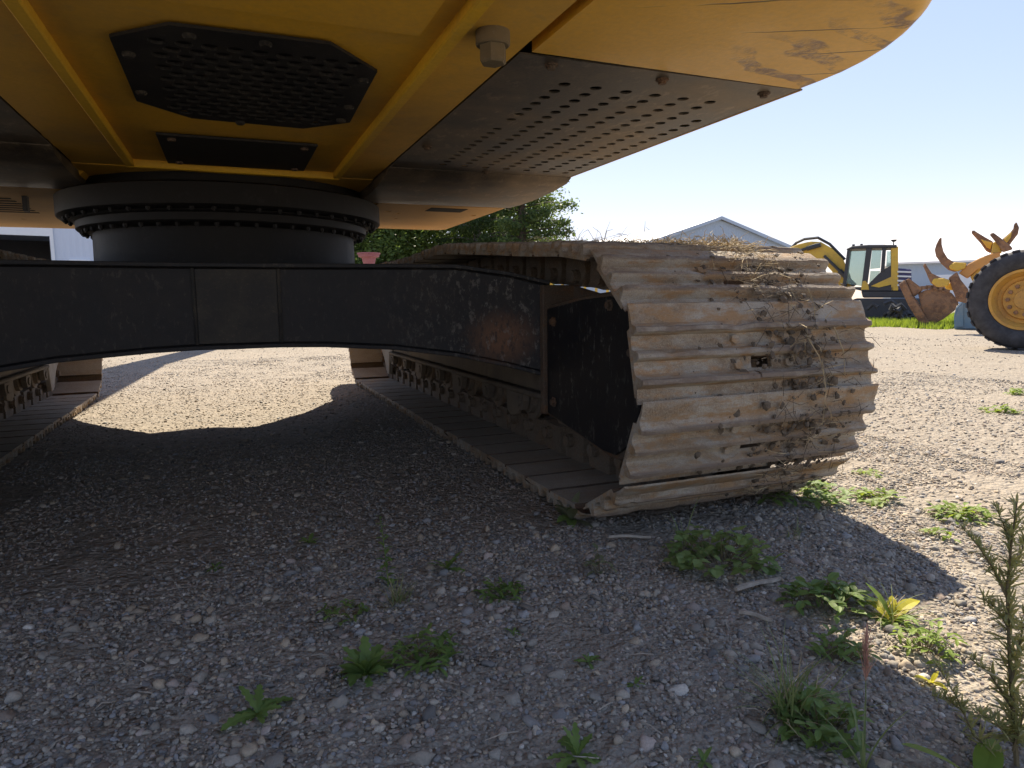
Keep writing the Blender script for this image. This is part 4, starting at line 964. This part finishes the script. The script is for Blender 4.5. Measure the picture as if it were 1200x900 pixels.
for nm_, pts_ in (('windshield', [(993.5,333),(998,297),(1016,296.5),(1011,336)]), ('door_window', [(1020,317),(1022.5,296),(1033,296),(1031.5,316)]), ('rear_window', [(1038,315),(1039,297),(1045,297),(1045,313)]), ('door_lower_window', [(1019,333),(1020.5,319),(1032,319),(1024,331)])):
    F.part(MB().prism(F.qs(pts_), -1.18, -1.165, 'y'), nm_, 'cab_glass')
for (a, b) in (((1000,291),(1003,289)), ((1009,291),(1012,288.5))): 
    (xa, za), (xb, zb) = F.q(*a), F.q(*b); F.part(MB().box(xa, xb, -1.1, -0.95, za-0.05, zb), 'roof_lamp', 'cab_dark')
(xa, za) = F.q(1046.5, 290); F.part(MB().tube([(xa, -1.0, za), (xa, -1.0, za+0.10)], 0.02, 6).lathe([(0.10,0.05),(0.16,0.09)], (xa, -1.0, za), 'z', 8), 'mirror', 'cab_dark')
bo_ = sl([(905,330),(908,305),(918,293),(936,286),(950,283),(962,283.5),(975,291),(988,304),(996,322),(1000,338),(984,338),(975,318),(962,304),(948,303),(934,312),(925,330)], -0.05, 0.42, 'boom', 'yellow_bg', None, 0.02)
F.part(MB().tube([(*F.q(925,292)[:1], 0.1, F.q(925,292)[1]), (F.q(933,286)[0], 0.1, F.q(933,286)[1]+0.05), (F.q(942,283)[0], 0.1, F.q(942,283)[1]+0.08), (F.q(958,282)[0], 0.1, F.q(958,282)[1]+0.1), (F.q(972,288)[0], 0.1, F.q(972,288)[1]+0.06), (F.q(990,304)[0], 0.1, F.q(990,304)[1])], 0.045, 6), 'hydraulic_hose', 'cab_dark', bo_)
for a_, b_ in (((1002,335),(966,300)), ((962,287),(930,296))):
    (xa, za), (xb, zb) = F.q(*a_), F.q(*b_); m = MB(); xm, zm = (xa+xb)/2, (za+zb)/2
    m.tube([(xa, -0.12, za), (xm, -0.12, zm)], 0.075, 8); m.tube([(xm, -0.12, zm), (xb, -0.12, zb)], 0.045, 8); F.part(m, 'hydraulic_cylinder', 'cab_dark')
tl = [(1000,352),(1004,349.5),(1080,349.5),(1086,354),(1087,366),(1082,374),(1004,374),(998,368),(997,358)]
for y0, y1 in ((-1.25, -0.75), (0.75, 1.25)):
    F.part(MB().prism([(x, max(0, z)) for x, z in F.qs(tl)], y0, y1, 'y'), 'track', 'cab_dark', None, 0.04)

# heap of dark rubber scrap by the parked excavator
F = Far('scrap_heap', 1062, 377); tag(F.root, 'heap of black rubber scrap on the grass by the rusty bucket', 'scrap')
rr = random.Random(3)
for k in range(26):
    m = MB(); x, y, z = rr.gauss(0, 0.35), rr.gauss(0, 0.2), abs(rr.gauss(0, 0.2)); a = rr.uniform(0, 3.1); l = rr.uniform(0.08, 0.2)
    m.tube([(x - l*math.cos(a), y, z), (x, y+0.04, z+0.08), (x + l*math.cos(a), y + l*math.sin(a), max(0.02, z-0.06))], 0.06, 5); F.part(m, 'rubber_piece', 'rubber')

# rusty loader bucket
F = Far('rusty_bucket', 1095, 383); tag(F.root, 'rusty brown steel bucket lying on the grass left of the big wheel', 'bucket'); U = 0.18889
def crop(pts): return [(1040 + x*U, 250 + y*U) for x, y in pts]
F.part(MB().prism([(x, max(0.0, z)) for x, z in F.qs(crop([(190,500),(230,478),(290,465),(350,470),(400,495),(440,545),(420,600),(350,655),(265,700),(215,600)]))], 0.0, 0.08, 'y'), 'side_plate', 'rusty_bucket', None, 0.01)
F.part(MB().prism([(x, max(0.0, z)) for x, z in F.qs(crop([(190,500),(230,478),(290,465),(350,470),(400,495),(440,545),(420,600),(350,655),(265,700),(215,600)]), 1.3)], 1.3, 1.38, 'y'), 'side_plate', 'rusty_bucket', None, 0.01)
F.part(MB().prism([(x, max(0.0, z)) for x, z in F.qs(crop([(290,465),(350,470),(400,495),(440,545),(440,575),(395,520),(345,490),(290,485)]))], 0.081, 1.299, 'y'), 'shell', 'rusty_bucket')
F.part(MB().prism([(x, max(0.0, z)) for x, z in F.qs(crop([(70,440),(110,410),(150,500),(200,580),(265,685),(240,705),(205,690),(130,570)]))], -0.12, 1.4, 'y'), 'cutting_edge', 'rusty_bucket', None, 0.02)
F.part(MB().prism(F.qs(crop([(112,412),(135,404),(212,462),(205,485),(160,515)])), -0.05, 1.3, 'y'), 'lip_plate', 'rusty_bucket', None, 0.01)
for k in range(6):
    cx_, cz_ = F.q(*crop([(195 + k*34, 474 - 14*math.sin(k*0.7))])[0]); F.part(MB().box(cx_-0.08, cx_+0.07, -0.03, 0.12, cz_-0.03, cz_+0.05), 'wear_block', 'rusty_bucket')

# blue steel block
F = Far('blue_block', 1130, 386); tag(F.root, 'faded blue steel block standing between the rusty bucket and the big wheel', 'block')
F.part(MB().prism([(x, max(0, z)) for x, z in F.qs(crop([(415,720),(412,640),(425,585),(490,510),(540,500),(560,720)]))], 0, 0.6, 'y'), 'body', 'blue_paint', None, 0.02)
F.part(MB().prism([(x, max(0, z)) for x, z in F.qs(crop([(420,705),(418,650),(440,590),(470,560),(470,705)]))], -0.03, -0.002, 'y'), 'face_plate', 'blue_paint', None, 0.005)

# claw grapple rising behind the wheel
F = Far('claw_grapple', 1165, 391); tag(F.root, 'worn orange and yellow claw grapple with curved rusty tines behind the big wheel', 'grapple')
def cl(pts, y0, y1, nm, mat): return F.part(MB().prism(F.qs(crop(pts)), y0, y1, 'y'), nm, mat, None, 0.015)
cl([(332,143),(333,190),(345,235),(370,275),(405,298),(470,308),(490,318),(470,345),(415,362),(375,350),(330,310),(298,265),(290,225),(300,190),(318,155)], 0.10, 0.22, 'tine', 'rusty_bucket')
cl([(415,300),(490,306),(480,340),(430,360),(385,345),(380,325)], 0.06, 0.25, 'tine_root', 'yellow_bg')
cl([(235,308),(250,335),(275,372),(330,398),(385,412),(370,450),(300,458),(268,430),(245,375),(222,325)], -0.10, 0.02, 'tine', 'rusty_bucket')
cl([(290,405),(350,402),(390,415),(375,452),(310,458),(275,430)], -0.13, 0.05, 'tine_root', 'yellow_bg')
cl([(515,100),(530,92),(600,135),(655,165),(660,195),(640,240),(610,225),(575,175),(520,115)], 0.40, 0.52, 'tine', 'rusty_bucket')
cl([(575,150),(650,172),(640,215),(615,205)], 0.37, 0.39, 'tine_face', 'yellow_bg')
cl([(632,128),(655,116),(715,160),(770,205),(778,222),(715,240),(690,200)], 0.05, 0.17, 'tine', 'rusty_bucket')
cl([(790,50),(805,38),(822,75),(815,115),(780,160),(755,195),(725,170),(712,150),(765,105),(785,80)], 0.45, 0.57, 'tine', 'rusty_bucket')
cl([(722,150),(775,100),(768,140),(740,175)], 0.42, 0.44, 'tine_face', 'yellow_bg')
cl([(440,370),(500,312),(570,275),(650,245),(700,235),(700,330),(560,345),(490,402)], 0.12, 0.55, 'hub_plate', 'orange_bg')
cl([(640,250),(655,175),(690,165),(712,240)], 0.15, 0.40, 'hub_arm', 'yellow_bg')
cl([(510,390),(560,340),(640,290),(720,290),(720,560),(600,560)], 0.20, 0.60, 'hub_body', 'yellow_bg')
cl([(378,402),(430,362),(452,410),(500,470),(500,560),(430,545)], -0.02, 0.14, 'tine', 'rusty_bucket')
cl([(340,440),(400,425),(410,480),(360,470)], 0.15, 0.35, 'bracket', 'yellow_bg')
gx0, gz0 = F.q(*crop([(600, 560)])[0]); gx1, _ = F.q(*crop([(720, 560)])[0])
F.part(MB().box(gx0, gx1, 0.2, 0.6, 0, gz0), 'pedestal', 'rusty_bucket')

# big loader wheel at the right edge
F = Far('loader_wheel', 1197, 410.5, turn=math.radians(-7)); tag(F.root, 'big black rubber wheel with orange-yellow rim at the right edge', 'wheel')
_, zt = F.q(1197, 291); R = zt/2
prof = [(-0.02,R*0.60),(-0.06,R*0.66),(-0.07,R*0.78),(-0.055,R*0.90),(-0.02,R*0.965),(0.04,R*0.985),(0.36,R*0.985),(0.44,R*0.965),(0.475,R*0.90),(0.49,R*0.78),(0.48,R*0.66),(0.44,R*0.60)]
ty = F.part(MB().lathe(prof, (0, 0, R), 'y', 64, False), 'tyre', 'rubber', None, 0, True)
lug = None
for k in range(30):
    a = 2*PI*k/30
    for sd, off in ((0, 0), (1, PI/30)):
        if lug is None or sd not in lug:
            m = MB(); ya, yb = ((-0.045, 0.20) if sd == 0 else (0.22, 0.47)); m.loft([[(-0.04, y, R*0.955 if i in (0, 2) else R*0.975), (0.04, y, R*0.955 if i in (0, 2) else R*0.975), (0.03, y, R*1.0 if i == 1 else R*0.985), (-0.03, y, R*1.0 if i == 1 else R*0.985)] for i, y in enumerate((ya, (ya+yb)/2, yb))])
            o = F.part(m, 'tread_lug', 'rubber', ty); lug = lug or {}; lug[sd] = o.data
        else:
            o = bpy.data.objects.new('tread_lug', lug[sd]); COL.objects.link(o); o.parent = ty
        o.matrix_basis = Matrix.Translation((0, 0, R)) @ Matrix.Rotation(a + off, 4, 'Y')
rim = F.part(MB().lathe([(-0.035,R*0.60),(-0.035,R*0.55),(0.0,R*0.53),(0.03,R*0.50),(0.09,R*0.47),(0.10,R*0.40),(0.06,R*0.38),(0.05,R*0.20),(0.03,R*0.19),(0.02,R*0.06),(0.02,0.001)], (0, 0, R), 'y', 48, False), 'rim', 'rim_paint', None, 0, True)
for k in range(12):
    a = 2*PI*k/12; F.part(MB().lathe([(0.055,0.026),(0.02,0.024)], (R*0.295*math.cos(a), 0, R + R*0.295*math.sin(a)), 'y', 6), 'lug_nut', 'rusty_bucket', rim)

# red pedestal behind the drum, yellow guard frame seen through the track
F = Far('red_stand', 434, dist=16); tag(F.root, 'small faded red metal stand in front of the trees', 'stand')
_, zt = F.q(434, 298); m = MB(); m.lathe([(0,0.25),(0.05,0.24),(0.08,0.13),(zt-0.25,0.12),(zt-0.08,0.16),(zt-0.06,0.23),(zt,0.24)], (0, 0, 0), 'z', 16); F.part(m, 'column', 'red_paint')
F.part(MB().lathe([(zt+0.001,0.26),(zt+0.03,0.26)], (0, 0, 0), 'z', 16), 'top_plate', 'red_paint')
F = Far('yellow_guard_frame', 672, dist=26); tag(F.root, 'yellow steel guard frame with uprights seen through the gap above the track motor', 'frame')
_, zt = F.q(672, 329)
for k in range(7): F.part(MB().box(-1.3+k*0.42, -1.2+k*0.42, -0.05, 0.05, 0, zt), 'upright', 'yellow_bg')
for z in (0.5, zt): F.part(MB().box(-1.4, 1.5, -0.08, -0.051, z-0.1, z+0.08), 'rail', 'yellow_bg')
F.part(MB().box(-1.1, -0.1, 0.2, 0.9, 0, zt-0.15), 'panel', 'yellow_bg')

# ------------------------------------------------------------------ trees and far grass
def tree(name, label, px, dist, height, width, kind, seed, trunk_mat='bark'):
    F = Far(name, px, dist=dist); tag(F.root, label, 'tree', 'trees behind the excavator'); r = np.random.default_rng(seed); rr = random.Random(seed)
    m = MB(); m.tube([(0.0, 0, 0), (0.05, 0.03, height*0.3), (-0.05, 0, height*0.65), (0, 0, height*0.96)], [0.02*height, 0.017*height, 0.009*height, 0.002*height], 8)
    tips = []
    nb = 64 if kind == 'conifer' else 40
    for k in range(nb):
        u = 0.10 + 0.86*k/nb; a = k*2.4 + rr.uniform(-0.4, 0.4)
        if kind == 'conifer': L = width*0.5*(1.02-u)**0.8*rr.uniform(0.75, 1.15) + 0.25; rise = -0.10 + 0.35*u
        else: L = width*0.5*math.sin(PI*min(1, 0.22+u*0.72))**0.6*rr.uniform(0.7, 1.1); rise = 0.35 + 0.3*u
        b = Vector((0, 0, height*u*(0.97 if kind == 'conifer' else 0.8))); e = b + Vector((math.cos(a)*L, math.sin(a)*L, L*rise))
        m.tube([b, b.lerp(e, 0.5) + Vector((0, 0, 0.06*L)), e], [0.006*height*(1.1-u), 0.004*height*(1.1-u), 0.01], 4); tips.append((b, e, L))
    F.part(m, 'trunk', trunk_mat)
    V = []; Fc = []
    per = 650 if kind == 'conifer' else 480
    for (b, e, L) in tips:
        d = e - b
        for j in range(per):
            if kind == 'conifer':
                u = rr.uniform(0.15, 1.05); c = b + d*u + Vector((rr.gauss(0, 0.10*L*(1.1-u)+0.10), rr.gauss(0, 0.10*L*(1.1-u)+0.10), rr.gauss(-0.10, 0.12))); s = rr.uniform(0.04, 0.085)
            else:
                u = rr.uniform(0.35, 1.05); k = rr.choice((0.55, 0.8, 1.0)); c = b + d*k + Vector((rr.gauss(0, 1), rr.gauss(0, 1), rr.gauss(0, 0.8)))*(0.11*width); s = rr.uniform(0.06, 0.12)
            a1 = Vector((rr.gauss(0, 1), rr.gauss(0, 1), rr.gauss(0, 0.7))).normalized(); a2 = a1.cross(Vector((rr.gauss(0, 1), rr.gauss(0, 1), rr.gauss(0, 1)))).normalized()
            n = len(V); V += [c + a1*s*1.3, c + a2*s*0.6, c - a1*s*1.3, c - a2*s*0.6]; Fc.append((n, n+1, n+2, n+3))
    me = bpy.data.meshes.new('crown'); me.from_pydata([tuple(v) for v in V], [], Fc); me.materials.append(M['tree_dark' if kind == 'conifer' else 'tree_mid'])
    o = bpy.data.objects.new('crown', me); COL.objects.link(o); o.parent = F.root
tree('spruce_tree', 'rightmost tall spruce whose feathery edge shows against the bright sky', 612, 34, 12.0, 6.4, 'conifer', 1)
tree('leafy_tree', 'dense leafy tree showing between and behind the two right-hand spruces', 588, 44, 10.0, 7.0, 'leafy', 8)
tree('spruce_tree', 'second tall spruce, left of the rightmost one', 560, 37, 12.5, 5.6, 'conifer', 2, 'bark_grey')
tree('leafy_tree', 'broad leafy tree in the middle of the tree line, behind the front plate', 500, 41, 9.5, 7.5, 'leafy', 3)
tree('leafy_tree', 'leafy tree directly behind the red stand', 440, 38, 8.5, 6.5, 'leafy', 4)
tree('spruce_tree', 'spruce standing between the two leafy trees', 468, 46, 12.0, 6.0, 'conifer', 5)
tree('leafy_tree', 'leafy tree at the left end of the tree line, mostly behind the slewing drum', 385, 43, 9.0, 7.0, 'leafy', 6)

# strip of lit grass along the far side of the yard
V = []; Fc = []; rr = random.Random(11)
for i in range(26000):
    px = rr.uniform(985, 1330); d0 = rr.uniform(0, 1)
    P0 = on_z(px, 384.5 - 1.5*math.sin(px*0.05), 0); r_ = Vector((P0.x - EYE.x, P0.y - EYE.y, 0)).normalized(); P = P0 + r_*(d0**1.3*14.0 + rr.uniform(0, 0.3)); P.z = -0.01
    h = rr.uniform(0.05, 0.17); a = rr.uniform(0, 6.28); w = 0.012; dx, dy = math.cos(a), math.sin(a); l = rr.uniform(-0.5, 0.5)*h
    n = len(V); V += [(P.x-dy*w, P.y+dx*w, P.z), (P.x+dy*w, P.y-dx*w, P.z), (P.x+dx*l, P.y+dy*l, P.z+h)]; Fc.append((n, n+1, n+2))
me = bpy.data.meshes.new('grass'); me.from_pydata(V, [], Fc); go_ = link('grass_verge', me, M['leaf_bright']); tag(go_, 'strip of bright green grass along the far side of the yard', 'grass', kind='stuff')

# dry litter: bits of twig and dead grass trodden into the gravel, too many to count
mb = MB(); rr = random.Random(21)
for i in range(420):
    x, y = rr.uniform(-0.8, 2.4), 0.5 + 2.6*rr.random()**1.3; a = rr.uniform(0, 6.28); L = rr.uniform(0.012, 0.055); z = gz(x, y) + 0.004
    d = Vector((math.cos(a), math.sin(a), 0)); P = Vector((x, y, z)); k = Vector((-d.y, d.x, 0))*rr.uniform(-0.15, 0.15)*L
    mb.tube([P, P + d*L*0.5 + k + Vector((0,0,rr.uniform(0,0.005))), P + d*L], [0.0011, 0.0012, 0.0006], 4)
tag(mb.build('dry_litter', M['wood'], None, recalc=False), 'bits of dry twig and dead grass trodden into the gravel', 'litter', kind='stuff')
